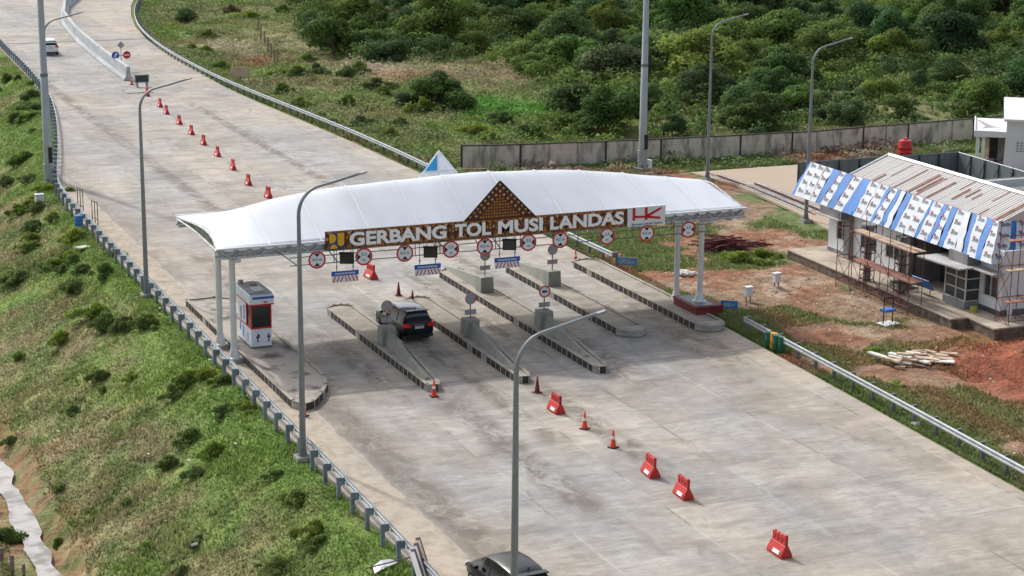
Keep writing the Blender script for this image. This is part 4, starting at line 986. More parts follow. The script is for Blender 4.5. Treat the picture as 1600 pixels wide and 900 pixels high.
def rearkit(root, W, yr, zb, zr, zt, paint, rail=True, dark='black'):
    hw = W / 2
    m = MB(); m.add([(-hw * .74, yr + .1, zb + .05), (hw * .74, yr + .1, zb + .05), (hw * .68, yr + .36, zr - .1), (-hw * .68, yr + .36, zr - .1)], [(0, 1, 2, 3)], 'carglass'); m.build('rear_window', root)
    for s in (-1, 1):
        m = MB(); m.prism([(s * hw * .5, yr - .045, zt), (s * hw * 1.0, yr + .02, zt - .04), (s * hw * 1.01, yr + .05, zt + .19), (s * hw * .66, yr - .02, zt + .17)], (0, .1, 0), 'tail'); m.build('tail_light', root)
        m = MB(); m.box((s * (hw + .1), yr + 2.95, zb + .08), (.2, .12, .14), paint); m.build('mirror', root, bevel=.03)
    m = MB(); m.b2(-.26, .26, yr - .035, yr - .02, zt - .12, zt + .02, 'plate'); m.build('number_plate', root)
    m = MB(); m.b2(-hw * .9, hw * .9, yr - .03, yr + .12, .3, .46, dark); m.build('rear_bumper', root, bevel=.03)
    m = MB(); m.box((0, yr + .3, zr + .0), (hw * 1.36, .3, .045), paint); m.build('spoiler', root, bevel=.015)
    m = MB(); m.b2(-.3, .3, yr - .03, yr - .01, zt + .08, zt + .12, 'chrome'); m.build('chrome_strip', root)
    m = MB(); m.prism([(.0, yr + .6, zr + .02), (.0, yr + .75, zr + .02), (.0, yr + .6, zr + .14)], (.03, 0, 0), 'black'); m.build('antenna', root)
    if rail:
        for s in (-1, 1): m = MB(); m.tube([(s * hw * .68, yr + .7, zr - .01), (s * hw * .7, yr + 2.4, zr + .01)], .018, 'galvdark', 5); m.build('roof_rail', root)
    for s in (-1, 1):
        for y in (yr + 1.15, yr + 2.15): m = MB(); m.prism([(s * (hw * .93), y, zb - .02), (s * (hw * .93), y + .08, zb - .02), (s * (hw * .74), y + .1, zr - .1), (s * (hw * .74), y + .02, zr - .1)], (s * .02, 0, .01), paint); m.build('window_pillar', root)
        m = MB(); m.prism([(s * hw * .62, yr + 4.45, .62), (s * hw * .93, yr + 4.25, .64), (s * hw * .93, yr + 4.2, .8), (s * hw * .65, yr + 4.4, .76)], (0, .05, 0), 'reflwhite'); m.build('headlight', root)
mpv = [(-2.34, .42, .8, .84, .66, .5), (-2.31, .36, .96, 1.0, .8, .58), (-2.26, .33, 1.06, 1.2, .86, .62), (-2.14, .32, 1.08, 1.44, .89, .63), (-1.92, .31, 1.09, 1.65, .905, .62), (-1.6, .3, 1.08, 1.74, .912, .63), (-1.1, .3, 1.06, 1.79, .915, .64), (-.4, .3, 1.05, 1.8, .915, .645), (.35, .3, 1.03, 1.74, .915, .64), (.7, .3, 1.02, 1.62, .915, .63), (1.28, .3, 1.02, 1.08, .9, .64), (1.9, .32, .9, .96, .86, .58), (2.2, .36, .74, .8, .74, .48), (2.32, .42, .6, .66, .58, .36)]
r1, _ = car('black people carrier driving through the lane under the canopy', 'carblack', 'roofsheen', mpv, 4.64, 1.83, (9.5, -.75, 0), R(3)); wheels(r1, 1.83, (-1.4, 1.42)); rearkit(r1, 1.83, -2.32, 1.08, 1.76, .93, 'carblack')
sed = [(-2.2, .34, .9, .95, .78, .6), (-2.17, .28, 1.0, 1.05, .84, .66), (-2.1, .25, 1.03, 1.22, .87, .63), (-1.75, .24, 1.04, 1.56, .885, .62), (-1.2, .24, 1.03, 1.66, .89, .63), (-.3, .24, 1.01, 1.68, .89, .64), (.4, .24, 1.0, 1.62, .89, .63), (.75, .25, .99, 1.5, .885, .62), (1.3, .26, .98, 1.04, .87, .62), (1.85, .28, .88, .93, .84, .56), (2.1, .32, .72, .78, .75, .5), (2.2, .4, .58, .64, .62, .4)]
r2, _ = car('dark car with grey blue roof entering at the bottom edge of the photo', 'cargrey', 'cargrey', sed, 4.4, 1.78, (.5, -37.6, 0), R(4)); wheels(r2, 1.78, (-1.3, 1.35)); rearkit(r2, 1.78, -2.2, 1.02, 1.64, .9, 'cargrey', False)
r3, _ = car('white car driving away at the upper left behind the mast', 'carwhite', 'carwhite', mpv, 4.64, 1.83, (12.9, 131.2, 0), R(-4)); wheels(r3, 1.83, (-1.4, 1.42)); rearkit(r3, 1.83, -2.32, 1.08, 1.76, .93, 'carwhite', True, 'black')

# ------------------------------------------------------------------ road signs at the median
t = thing('median_sign', 'small post with a blue disc, a red disc and a diamond at the median end', 'road sign', (17.6, 113, 0))
m = MB(); m.tube([(0, 0, 0), (0, 0, 2.7)], .04, 'galv', 6); m.build('post', t)
for (x, mt, nm) in ((-.62, 'blue', 'blue_disc'), (.62, 'signred', 'red_disc')):
    m = MB(); m.prism([(x + .42 * math.cos(2 * math.pi * k / 20), -.05, 1.75 + .42 * math.sin(2 * math.pi * k / 20)) for k in range(20)], (0, .03, 0), mt); d = m.build(nm, t)
    m = MB()
    if mt == 'blue': m.prism([(x - .2, -.06, 1.65), (x - .05, -.06, 1.5), (x + .12, -.06, 1.8), (x + .22, -.06, 1.72), (x + .16, -.06, 2.0), (x - .1, -.06, 1.95), (x - .0, -.06, 1.88)], (0, .008, 0), 'signwhite')
    else: m.b2(x - .28, x + .28, -.06, -.052, 1.68, 1.82, 'signwhite')
    m.build('symbol', d)
m = MB(); m.prism([(-.42, -.04, 2.85), (0, -.04, 2.45), (.42, -.04, 2.85), (0, -.04, 3.25)], (0, .03, 0), 'signback'); m.build('diamond_plate', t)
m = MB(); m.b2(-.8, .8, -.02, .01, 1.7, 1.78, 'galv'); m.build('crossbar', t)
p = gp(222, 136); t = thing('arrow_board', 'small dark board on a low stand at the start of the red barrier row', 'sign board', (p.x, p.y, 0))
m = MB(); m.b2(-.75, .75, -.05, .1, .45, 1.3, 'signback'); m.b2(-.65, .65, -.06, -.05, .55, 1.2, 'fencedark'); m.build('panel', t)
for s in (-.5, .5): m = MB(); m.b2(s - .05, s + .05, -.3, .4, 0, .5, 'galvdark'); m.build('leg', t)
p = gp(215, 143); t = MB(); t.b2(p.x - 1.3, p.x + 1.3, p.y - 1.2, p.y + 1.4, 0, .08, 'conc'); tag(t.build('concrete_slab'), 'low concrete slab under the dark board by the median end', 'slab')
p = gp(367, 122); t = thing('notice_board', 'plain tan board on posts behind the far right guardrail', 'notice board', (p.x + .6, p.y, -.4), R(-22))
m = MB(); m.b2(-1.05, 1.05, -.04, .04, .5, 1.55, 'ply'); m.build('panel', t)
for s in (-.0, .9): m = MB(); m.b2(s - .05, s + .05, .05, .12, -.3, 1.5, 'woodpost'); m.build('post', t)

# frames and drum by the left guardrail
for k, (x, y, lb) in enumerate(((132, 332, 'upright dark metal frame at the left guardrail, the farther of two'), (157, 352, 'upright dark metal frame at the left guardrail, the nearer of two'))):
    p = gp(x, y); t = thing('metal_frame', lb, 'metal frame', (-.95 + k * .1, p.y, 0), R(108), 'upright metal frames by the left guardrail')
    for a in (-.38, 0, .38): m = MB(); m.tube([(a, 0, 0), (a, 0, 1.75)], .03, 'scafblack', 5); m.build('upright', t)
    m = MB()
    for z in (.5, 1.7): m.tube([(-.38, 0, z), (.38, 0, z)], .025, 'scafblack', 5)
    m.build('crossbar', t)
t = thing('blue_drum', 'blue drum standing on the grass side of the left guardrail', 'drum', (-1.95, 33.8, -.1)); m = MB(); m.lathe([(.29, 0), (.3, .03), (.29, .3), (.305, .33), (.29, .36), (.29, .6), (.305, .63), (.29, .66), (.29, .86), (.27, .88)], (0, 0, 0), 'bluepaint', 18); m.build('shell', t, smooth=True); m = MB(); m.lathe([(.26, .88), (.05, .885)], (0, 0, 0), 'navy', 18); m.build('lid', t)
t = thing('utility_box', 'small white box at the foot of the upper left mast', 'utility box', (-3.0, 43.5, -.5)); m = MB(); m.b2(-.3, .3, -.25, .25, 0, 1.0, 'bwhite'); m.build('cabinet', t, bevel=.02); m = MB(); m.b2(-.34, .34, -.29, .29, 1.0, 1.06, 'galv'); m.build('lid', t)
# boards leaning on the rail, white sheet
t = thing('leaning_boards', 'striped boards leaning on the left guardrail at the bottom edge', 'boards', (-1.95, -34.9, 0), R(6))
for k, (mt, x) in enumerate((('plywhite', -.5), ('plydark', -.3), ('plywhite', -.12), ('plydark', .1), ('ply', .3), ('plydark', .46))):
    m = MB(); m.prism([(x * .9 - .25, -1.5 + .25 * k, .12), (x * .9 - .05, -1.5 + .25 * k, .12), (x * .9 + .22, .15 + .25 * k, 1.12), (x * .9 + .02, .15 + .25 * k, 1.12)], (0, 0, .05), mt); m.build('board', t)
p = hit(598, 892); t = thing('white_sheet', 'bent white metal sheet lying in the grass at the bottom edge', 'metal sheet', (p.x, p.y, p.z + .25), R(20)); m = MB()
m.add([(-.6, -.25, -.1), (-.25, -.4, .06), (.3, -.36, .08), (.6, -.18, .02), (.5, .15, .06), (.1, .22, .1), (-.4, .1, .03)], [(0, 1, 2, 3, 4, 5, 6)], 'sheetwhite'); q = m.build('panel', t); q.modifiers.new('s', 'SOLIDIFY').thickness = .04
m = MB(); m.tube([(-.9, -.1, .12), (1.1, -.5, .2)], .03, 'woodpost', 5); m.build('stick', t)
p = hit(130, 390); t = thing('dumped_slab', 'pale slab lying on the grass slope below the second street lamp', 'slab', (p.x, p.y, p.z + .1), R(25)); m = MB(); m.b2(-.45, .45, -.3, .3, 0, .12, 'rubble'); m.build('slab', t, bevel=.03)
# attenuator drums at start of near right rail
t = thing('crash_cushion', 'green and orange crash cushion at the start of the near right guardrail', 'crash cushion', (27.25, -11.2, 0))
for k, (y, mt) in enumerate(((.6, 'green'), (.22, 'orange'), (-.2, 'green'), (-.6, 'green'))):
    m = MB(); m.lathe([(.2, 0), (.22, .05), (.2, .4), (.22, .44), (.2, .48), (.2, .84)], (-.12 + .1 * (k % 2), y, 0), mt, 14); m.build('drum', t, smooth=True)
# blue notice net and small blue board
def stand_board(x, y, w, h, rz, label, mt, z0=.5):
    p = gp(x, y); t = thing('blue_board', label, 'board', (p.x, p.y, -.1), rz)
    m = MB(); m.b2(-w / 2, w / 2, -.02, .02, z0, z0 + h, mt); m.build('panel', t)
    m = MB(); m.prism([(-w / 2 + .1, -.03, z0 + .08), (w / 2 - .3, -.03, z0 + .12), (w / 2 - .12, -.03, z0 + h - .2), (-w / 2 + .2, -.03, z0 + h - .1)], (0, .008, 0), 'netpale')
    m.build('faded_print', t)
    for s in (-w / 2 + .05, w / 2 - .05): m = MB(); m.tube([(s, .03, 0), (s, .03, z0 + h)], .025, 'galvdark', 5); m.build('post', t)
    return t
stand_board(1139, 492, 1.0, .45, R(-38), 'small blue board on posts before the near right guardrail', 'bluepaint')
stand_board(980, 418, 1.3, .5, R(-38), 'faded blue net board at the end of the far right guardrail', 'netblue', .25)
for (x, y, lb) in ((1169, 469, 'white utility cabinet on the earth between the canopy and the building, nearer one'), (1213, 447, 'white utility cabinet on the earth nearer the scaffolding')):
    p = gp(x, y); t = thing('utility_cabinet', lb, 'utility cabinet', (p.x, p.y, -.15), R(8), 'white utility cabinets on the earth')
    m = MB(); m.b2(-.22, .22, -.16, .16, .4, .95, 'bwhite'); m.build('cabinet', t, bevel=.02); m = MB(); m.b2(-.25, .25, -.19, .19, .95, 1.0, 'signwhite'); m.build('cap', t)
    for a in (-.15, .15):
        m = MB(); m.tube([(a, 0, 0), (a, 0, .42)], .04, 'galvdark', 5); m.build('leg', t)
# debris piles
def pile(name, label, cat, loc, items, n_, spread, size, mats, flat=.3, up=.5):
    t = thing(name, label, cat, loc)
    for k in range(n_):
        m = MB(); s = [random.uniform(*q) for q in size]; a = random.gauss(items, .5)
        m.box((random.gauss(0, spread[0]), random.gauss(0, spread[1]), s[2] / 2 + random.random() ** 2 * up), s, random.choice(mats), a, random.uniform(-.12, .12), random.uniform(-.12, .12)); m.build('plank' if 'rebar' not in name else 'bar', t)
    return t
p = gp(1435, 562); pile('timber_pile', 'heap of pale broken planks on the red earth before the building', 'timber pile', (p.x, p.y, -.1), R(128), 40, (.7, .55), ((.5, 1.5), (.16, .42), (.04, .1)), ['timber', 'plywhite', 'timber', 'ply'])
p = gp(1128, 386); pile('rebar_heap', 'dark red bundle of rusty reinforcing bars on the earth', 'steel bundle', (p.x, p.y, -.1), R(165), 60, (.35, .35), ((2.2, 3.4), (.03, .09), (.03, .09)), ['rebar', 'rebar', 'darkred'], up=.75)
p = gp(1158, 383); pile('rebar_bundle_small', 'small rusty bundle lying right of the dark red bars', 'steel bundle', (p.x + .8, p.y, -.1), R(170), 12, (.3, .15), ((1.5, 2.2), (.04, .08), (.04, .08)), ['rebar'], up=.2)
# steel lengths on the yard
for (a, b, lb, nn) in ((gp(1168, 288), gp(1285, 337), 'long row of steel bars on the near edge of the sandy yard', 9), (gp(1100, 272), gp(1150, 290), 'short bundle of steel bars at the left corner of the yard', 5)):
    d = (b - a).normalized(); nr = Vector((d.y, -d.x, 0)); t = thing('steel_bars', lb, 'steel bars', (a.x, a.y, .05))
    for k in range(nn): m = MB(); o = nr * (k * .22 - 1); m.tube([o + d * random.uniform(0, 1.2) + Vector((0, 0, .05)), o + (b - a) + d * random.uniform(-1.5, .3) + Vector((0, 0, .06))], .035, random.choice(['galv', 'roofline', 'rebar']), 5); m.build('bar', t)
p = gp(1420, 243); t = thing('water_tank', 'red plastic water tank behind the grey site fence', 'water tank', (68.5, 38.2, -.1)); m = MB()
m.lathe([(.6, 0), (.63, .05), (.6, .35), (.63, .4), (.6, .45), (.6, .75), (.63, .8), (.6, .85), (.59, 1.15), (.5, 1.38), (.2, 1.5)], (0, 0, 0), 'tank', 22); m.build('shell', t, smooth=True); m = MB(); m.lathe([(.2, 1.48), (.2, 1.58), (.1, 1.6)], (0, 0, 0), 'tank', 14); m.build('lid', t)

# ------------------------------------------------------------------ long concrete wall
wt = thing('boundary_wall', 'long weathered concrete panel wall with dark coping before the forest', 'wall', (32, 46, 0))
wp = [(31.2, 45.9), (34, 45.0), (46, 43.3), (61.6, 42.3), (79.5, 43.6), (96, 44.6)]
pts = resample([(a, b, 0) for a, b in wp], 2.42)
for i, (a, b) in enumerate(zip(pts[:-1], pts[1:])):
    d = b - a; ang = math.atan2(d.y, d.x); c = (a + b) / 2; L = d.length; zt = random.uniform(-.02, .02)
    m = MB()
    for j in range(4): m.box((c.x, c.y, -.1 + .46 * j + .23 + zt), (L - .16, .09 + .014 * (j % 2), .45), 'wallconc', ang)
    m.build('panel', wt, wt.location); m = MB(); m.box((c.x, c.y, 1.79 + zt), (L + .0, .2, .09), 'wallcap', ang); m.build('coping', wt, wt.location)
    m = MB(); m.box((a.x, a.y, .85), (.16, .16, 1.95), 'wallcap' if i % 5 in (0, 2) else 'conc', ang); m.build('pier', wt, wt.location)

# ------------------------------------------------------------------ half-built office with wrapped fascia
FU, FZ = 41.75, .5
of = thing('office_building', 'half built white office with blue wrapped fascia and streaked metal roof', 'building', (41.75, -2, 0)); OO = Vector(of.location)
def part(name, m, par=of, **k):
    o = m.build(name, None, OO, **k); o.parent = par; return o
m = MB(); o_ = [(39.4, 8.2), (39.2, -1.0), (38.9, -10.8), (40.0, -10.9), (39.85, -13.5), (60, -13.5), (60, 8.2)]
m.prism([(a, b, -.15) for a, b in o_], (0, 0, .57), 'brick'); m.prism([(a - .06 if a < 50 else a, b, .42) for a, b in o_], (0, 0, .08), 'platform'); part('platform', m)
m = MB()    # walls: front with openings built from piers
def wallrun(m, segs, z0, z1, u, th=.18, mt='bwhite'):
    for (a, b) in segs: m.b2(u, u + th, a, b, z0, z1, mt)
wins = [(6.1, 4.7), (3.2, 1.5), (.4, -1.4)]
edge = [7.1] + [q for w_ in wins for q in w_] + [-2.7]
for i in range(0, len(edge), 2): m.b2(FU, FU + .18, edge[i + 1], edge[i], .5, 4.3, 'bwhite')
for (a, b) in wins: m.b2(FU, FU + .18, b, a, .5, 1.55, 'bwhite'); m.b2(FU, FU + .18, b, a, 2.75, 4.3, 'bwhite')
m.b2(FU, FU + .18, -11.4, -9.3, .5, 1.5, 'bwhite'); m.b2(FU, FU + .18, -11.4, -9.3, 2.65, 4.3, 'bwhite'); m.b2(FU, FU + .18, -11.4, -11.05, 1.5, 2.65, 'bwhite'); m.b2(FU, FU + .18, -9.75, -9.3, 1.5, 2.65, 'bwhite')
m.b2(FU + .18, 60, -11.4, -11.22, .5, 4.3, 'bwhite'); m.b2(FU + .18, 60, 6.92, 7.1, .5, 4.3, 'bwhite')
part('wall', m)
m = MB(); m.b2(FU - .02, 60, -11.43, -11.4, .5, .85, 'bdark'); m.b2(FU - .02, FU, -11.43, -9.3, .5, .8, 'bdark'); m.b2(FU - .02, FU, -2.7, 7.12, .5, .75, 'bgrey'); part('wall_base', m)
m = MB(); m.b2(43.6, 43.8, -9.3, -2.7, .5, 4.3, 'bdark'); m.b2(FU, 43.6, -2.7, -2.55, .5, 4.3, 'bgrey'); m.b2(FU + .05, 43.6, -9.45, -9.3, .5, 4.3, 'bgrey'); m.b2(FU, FU + .15, -9.3, -6.2, .5, 4.3, 'bdark'); part('recessed_wall', m)
def window(u, a, b, z0, z1, nv=2, par=of, top=0):
    w_ = MB(); d = .06
    for (p_, q, r_, s_) in ((a - d, a + d, z0, z1), (b - d, b + d, z0, z1)): w_.b2(u - .03, u + .05, p_, q, r_, s_, 'frame')
    w_.b2(u - .035, u + .055, min(a, b) - d, max(a, b) + d, z0 - d, z0 + .0, 'frame'); w_.b2(u - .035, u + .055, min(a, b) - d, max(a, b) + d, z1, z1 + d, 'frame')
    for k in range(1, nv): y = a + (b - a) * k / nv; w_.b2(u - .03, u + .05, y - .03, y + .03, z0, z1, 'frame')
    f = part('window', w_); g_ = MB(); g_.b2(u + .06, u + .08, min(a, b), max(a, b), z0, z1, 'glasswin'); part('pane', g_, f); return f
for (a, b) in wins: window(FU + .0, b, a, 1.55, 2.75)
window(FU, -11.05, -9.75, 1.5, 2.65)
for (a, b) in ((4.7, 4.1), (-1.9, -2.65)): m = MB(); m.b2(FU - .35, FU - .01, b, a, .5, 4.2, 'bgrey'); part('pilaster', m)
m = MB(); m.b2(43.5, 43.6, -4.6, -3.0, .5, 3.2, 'fencedark'); m.b2(43.46, 43.5, -3.85, -3.75, .5, 3.2, 'frame'); d = part('door', m); m = MB(); m.b2(43.42, 43.46, -3.7, -3.64, 1.4, 1.7, 'chrome'); part('handle', m, d)
# bay window
m = MB(); m.b2(40.75, FU, -9.35, -7.2, .5, .95, 'bgrey'); m.b2(40.9, FU, -9.2, -7.35, 2.95, 3.7, 'bgrey'); bay = part('bay_window', m)
m = MB(); m.b2(40.86, 40.9, -9.2, -7.35, .98, 2.95, 'glasswin'); m.b2(40.86, FU, -9.24, -9.2, .98, 2.95, 'glasswin'); m.b2(40.86, FU, -7.35, -7.31, .98, 2.95, 'glasswin'); part('pane', m, bay)
m = MB()
for z in (.97, 1.62, 2.28, 2.93): m.b2(40.8, 40.86, -9.3, -7.25, z - .035, z + .035, 'frame'); m.b2(40.8, FU - .01, -9.3, -9.24, z - .035, z + .035, 'frame')
for y in (-9.27, -8.35, -7.28): m.b2(40.79, 40.86, y - .035, y + .035, .95, 2.95, 'frame')
part('glazing_bars', m, bay)
m = MB(); m.prism([(39.7, -5.9, 2.98), (40.0, -9.75, 2.98), (FU, -9.75, 2.98), (FU, -5.9, 2.98)], (0, 0, .09), 'canopygrey'); m.b2(40.9, FU, -11.6, -9.75, 2.985, 3.06, 'canopygrey'); part('window_canopy', m)
m = MB(); m.b2(40.7, FU, 4.3, 7.2, 3.0, 3.09, 'canopygrey'); m.b2(40.9, FU, 4.35, 6.9, 3.09, 3.6, 'bgrey'); part('window_canopy', m)
m = MB()
for y in (-12.0, -12.25): m.tube([(42.15, y + .4, .5), (42.15, y + .4, 2.2)], .07, 'bwhite', 8)
part('drain_pipe', m)
# portico columns with formwork cages
for (a, b) in ((39.4, -1.2), (39.6, -4.6)):
    m = MB(); m.tube([(a, b, .0), (a, b, 3.9)], .23, 'bgrey', 12); cpt = part('portico_column', m)
    m = MB()
    for z in np.arange(.6, 4.0, .55): m.b2(a - .33, a + .33, b - .33, b - .29, z, z + .05, 'scafblack'); m.b2(a - .33, a - .29, b - .33, b + .33, z, z + .05, 'scafblack'); m.b2(a - .33, a + .33, b + .29, b + .33, z, z + .05, 'scafblack')
    for s in (-1, 1): 
        for q in (-1, 1): m.b2(a + s * .31 - .02, a + s * .31 + .02, b + q * .31 - .02, b + q * .31 + .02, .2, 4.0, 'scafblack')
    part('formwork_cage', m, cpt)
m = MB(); m.lathe([(.28, 3.6), (.45, 3.95), (.45, 4.05)], (39.4, -1.2, 0), 'bgrey', 12); part('column_head', m)
# wrapped fascia: slanted film strips with printed marks
ZB, ZT = 3.62, 5.72; UB, UT = 40.95, 42.3; VB0, VB1 = 10.6, -11.35; VT0, VT1 = 10.6, -9.95
m = MB(); m.add([(UB + .06, VB0, ZB), (UB + .06, VB1 + .06, ZB), (UT + .06, VT1 + .06, ZT), (UT + .06, VT0, ZT)], [(0, 1, 2, 3)], 'filmdark'); m.add([(UB + .06, VB1 + .06, ZB), (60, VB1 + .06, ZB), (60, VT1 + .06, ZT), (UT + .06, VT1 + .06, ZT)], [(0, 1, 2, 3)], 'filmdark')
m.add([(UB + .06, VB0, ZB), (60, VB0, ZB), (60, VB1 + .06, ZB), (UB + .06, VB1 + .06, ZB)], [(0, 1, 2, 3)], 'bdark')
fasc = part('fascia_frame', m)
strips = [('b', .45, .25), ('w', 1.0, 1.05), ('w', 1.1, 1.05), ('w', .75, 1.0), ('g', .12, 0.), ('b', .5, 1.1), ('w', .95, .75), ('g', .1, 0.), ('b', .75, 1.15), ('w', 1.15, 1.15), ('b', 1.5, 1.15), ('w', 1.0, 1.2), ('w', 1.15, 1.15), ('b', .3, .4), ('w', .8, .8), ('b', .6, .5), ('w', .6, .5), ('g', .15, .15), ('b', .55, .75), ('w', 1.2, 1.2), ('w', 1.1, 1.15), ('b', .3, .35), ('w', 1.1, 1.15), ('b', .4, .45), ('w', .8, .5), ('g', .2, .12), ('b', .45, .6), ('w', 1.3, .85), ('w', .7, .6), ('g', .12, .25), ('b', .5, .5), ('w', .9, 1.1), ('b', .5, .7), ('w', 1.2, .55)]
sb = sum(s[1] for s in strips); st = sum(s[2] for s in strips); kb = (VB0 - VB1) / sb; kt = (VT0 - VT1) / st; ab, at_ = VB0, VT0; prnt = []
vs7, fs7 = text_mesh('SEVEN', .2, .62, 0.0, .012); fs7 = fs7
for i, (c_k, wb, wt_) in enumerate(strips):
    b1, t1 = ab - wb * kb, at_ - wt_ * kt; off = .012 * (i % 3)
    if c_k != 'g':
        q = MB(); du = -.0 - off; n_ = 6; P = []
        for j in range(n_ + 1):
            f = j / n_; jig = random.uniform(-.09, .09) * (0 < j < n_)
            P += [(UB + (UT - UB) * f + du - .03 * math.sin(math.pi * f), ab + (at_ - ab) * f + jig, ZB + (ZT - ZB) * f), (UB + (UT - UB) * f + du - .03 * math.sin(math.pi * f), b1 + (t1 - b1) * f + jig, ZB + (ZT - ZB) * f)]
        q.add(P, [(2 * j, 2 * j + 1, 2 * j + 3, 2 * j + 2) for j in range(n_)], 'film' if c_k == 'w' else 'filmblue'); so_ = part('film_strip', q, fasc)
        so_.modifiers.new('s', 'SOLIDIFY').thickness = .015
        if c_k == 'w' and wb > .7:
            pr = MB(); upv = Vector((UT - UB, 0, ZT - ZB)).normalized(); axv = Vector((0, -1, 0)); nrm = Vector((-(ZT - ZB), 0, UT - UB)).normalized()
            for r_ in range(4):
                f = (.12 + .25 * r_); cy = (ab + b1) / 2 + ((at_ + t1) / 2 - (ab + b1) / 2) * f; o3 = Vector((UB + (UT - UB) * f, cy, ZB + (ZT - ZB) * f)) + nrm * .05 + Vector((du, 0, 0)); sgn = .34 * min(1, (wb * (1 - f) + wt_ * f) * kb)
                pr.add([o3 + axv * (x - .31) * (sgn / .34) + upv * z for x, y, z in vs7], fs7, 'black')
                pr.add([o3 - axv * .42 + upv * .24, o3 - axv * .2 + upv * .34, o3 - axv * .16 + upv * .2], [(0, 1, 2)], 'hkred')
            part('print', pr, fasc)
    ab, at_ = b1, t1
x = UB; k = 0
while x < 59:
    w_ = (1.15, .45)[k % 2]; x1 = min(x + w_, 60); mt = 'film' if k % 2 == 0 else 'filmblue'; f0 = lambda a: a + (UT - UB) * max(0, 1 - (a - UB) / 6)
    q = MB(); q.add([(x, VB1 - .02, ZB), (x1, VB1 - .02, ZB), (f0(x1), VT1 - .02, ZT), (f0(x), VT1 - .02, ZT)], [(0, 1, 2, 3)], mt); s_ = part('film_strip', q, fasc); s_.modifiers.new('s', 'SOLIDIFY').thickness = .015
    if mt == 'film' and x < 50:
        pr = MB(); upv = Vector((0, VT1 - VB1, ZT - ZB)).normalized()
        for r_ in range(4):
            f = .12 + .25 * r_; o3 = Vector((x + .26 + (f0(x) - x) * f, VB1 - .07 + (VT1 - VB1) * f, ZB + (ZT - ZB) * f))
            pr.add([o3 + Vector((xx, 0, 0)) + upv * z for xx, y, z in vs7], fs7, 'black'); pr.add([o3 + Vector((-.1, 0, 0)) + upv * .24, o3 + Vector((.12, 0, 0)) + upv * .34, o3 + Vector((.16, 0, 0)) + upv * .2], [(0, 1, 2)], 'hkred')
        part('print', pr, fasc)
    x = x1; k += 1
# roof
RU0, RU1, RR, RZe, RZr = 42.35, 48.2, 45.3, 5.62, 6.78; Rv0, Rv1 = 5.9, -30
m = MB()
Rv1 = -10.0
def roofq(u0, z0, u1, z1, th=.05): m.add([(u0, Rv0, z0), (u0, Rv1, z0), (u1, Rv1, z1), (u1, Rv0 - .0, z1), (u0, Rv0, z0 - th), (u0, Rv1, z0 - th), (u1, Rv1, z1 - th), (u1, Rv0, z1 - th)], [(0, 1, 2, 3), (7, 6, 5, 4), (0, 4, 5, 1), (1, 5, 6, 2), (2, 6, 7, 3), (3, 7, 4, 0)], 'roofmetal')
roofq(RU0, RZe, RR, RZr); roofq(RR + .001, RZr, RU1, RZe)
m.add([(RU0, Rv0 - .05, RZe - .06), (RR, Rv0 - .05, RZr - .06), (RU1, Rv0 - .05, RZe - .06)], [(0, 1, 2)], 'bgrey')
m.add([(RU0, Rv1 - .01, RZe), (RU1, Rv1 - .01, RZe), (RR, Rv1 - .01, RZr)], [(0, 1, 2)], 'roofmetal'); m.b2(RU1, 60, Rv1, Rv0, 3.9, 3.98, 'bgrey')
rf = part('roof', m)
m = MB(); v = Rv0 - .1; k = 0
sl_ = (RZr - RZe) / (RR - RU0)
while v > Rv1:
    m.add([(RU0 - .01, v, RZe + .005), (RR, v, RZr + .005), (RR, v - .045, RZr + .035), (RU0 - .01, v - .045, RZe + .035), (RR, v - .09, RZr + .005), (RU0 - .01, v - .09, RZe + .005)], [(0, 1, 2, 3), (3, 2, 4, 5)], 'roofmetal' if k % 4 else 'roofline'); v -= .26; k += 1
part('roof_ribs', m, rf)
m = MB()
for k in range(17):
    v = random.uniform(Rv1 + .3, Rv0 - .4); a = random.uniform(0, .6) if k % 3 else 0; b = random.uniform(a + .25, 1); w_ = random.uniform(.08, .24)
    m.add([(RU0 + (RR - RU0) * a, v, RZe + (RZr - RZe) * a + .045), (RU0 + (RR - RU0) * b, v, RZe + (RZr - RZe) * b + .045), (RU0 + (RR - RU0) * b, v - w_, RZe + (RZr - RZe) * b + .045), (RU0 + (RR - RU0) * a, v - w_, RZe + (RZr - RZe) * a + .045)], [(0, 1, 2, 3)], 'rust')
part('rust_streaks', m, rf)
m = MB(); m.prism([(RR - .16, Rv0 + .05, RZr - .0), (RR, Rv0 + .05, RZr + .12), (RR + .16, Rv0 + .05, RZr)], (0, Rv1 - Rv0 - .1, 0), 'ridge'); part('ridge_cap', m, rf)
m = MB(); m.tube([(RU0, Rv0 + .02, RZe + .02), (RR, Rv0 + .02, RZr + .05)], .06, 'ridge', 6); part('gable_trim', m, rf)
# blue trough board and yellow bucket on the platform
t = thing('blue_board', 'blue board on legs leaning on the office wall under the fascia', 'board', (40.6, -5.4, .5), R(-88)); m = MB(); m.box((0, 0, .7), (1.6, .06, .75), 'bluepaint', 0, R(35)); m.build('panel', t)
for s in (-.6, .6): m = MB(); m.tube([(s, .1, 0), (s, .1, .6)], .03, 'galvdark', 5); m.build('leg', t)
t = thing('yellow_bucket', 'small yellow green bucket at the corner of the bay window', 'bucket', (40.95, -10.0, .5)); m = MB(); m.lathe([(.15, 0), (.2, .3), (.21, .32)], (0, 0, 0), 'orange', 12); m.build('shell', t); t.children[0].data.materials[0] = mat('limeyellow', (.38, .42, .04), .5)
t = thing('rubble_slab_stack', 'stack of grey slabs on the platform left of the blue board', 'slab stack', (40.3, -3.6, .5)); 
for k in range(3): m = MB(); m.box((.1 * k, .12 * k, .1 + .14 * k), (1.3, .9, .1), 'decktan', .2 * k); m.build('slab', t)
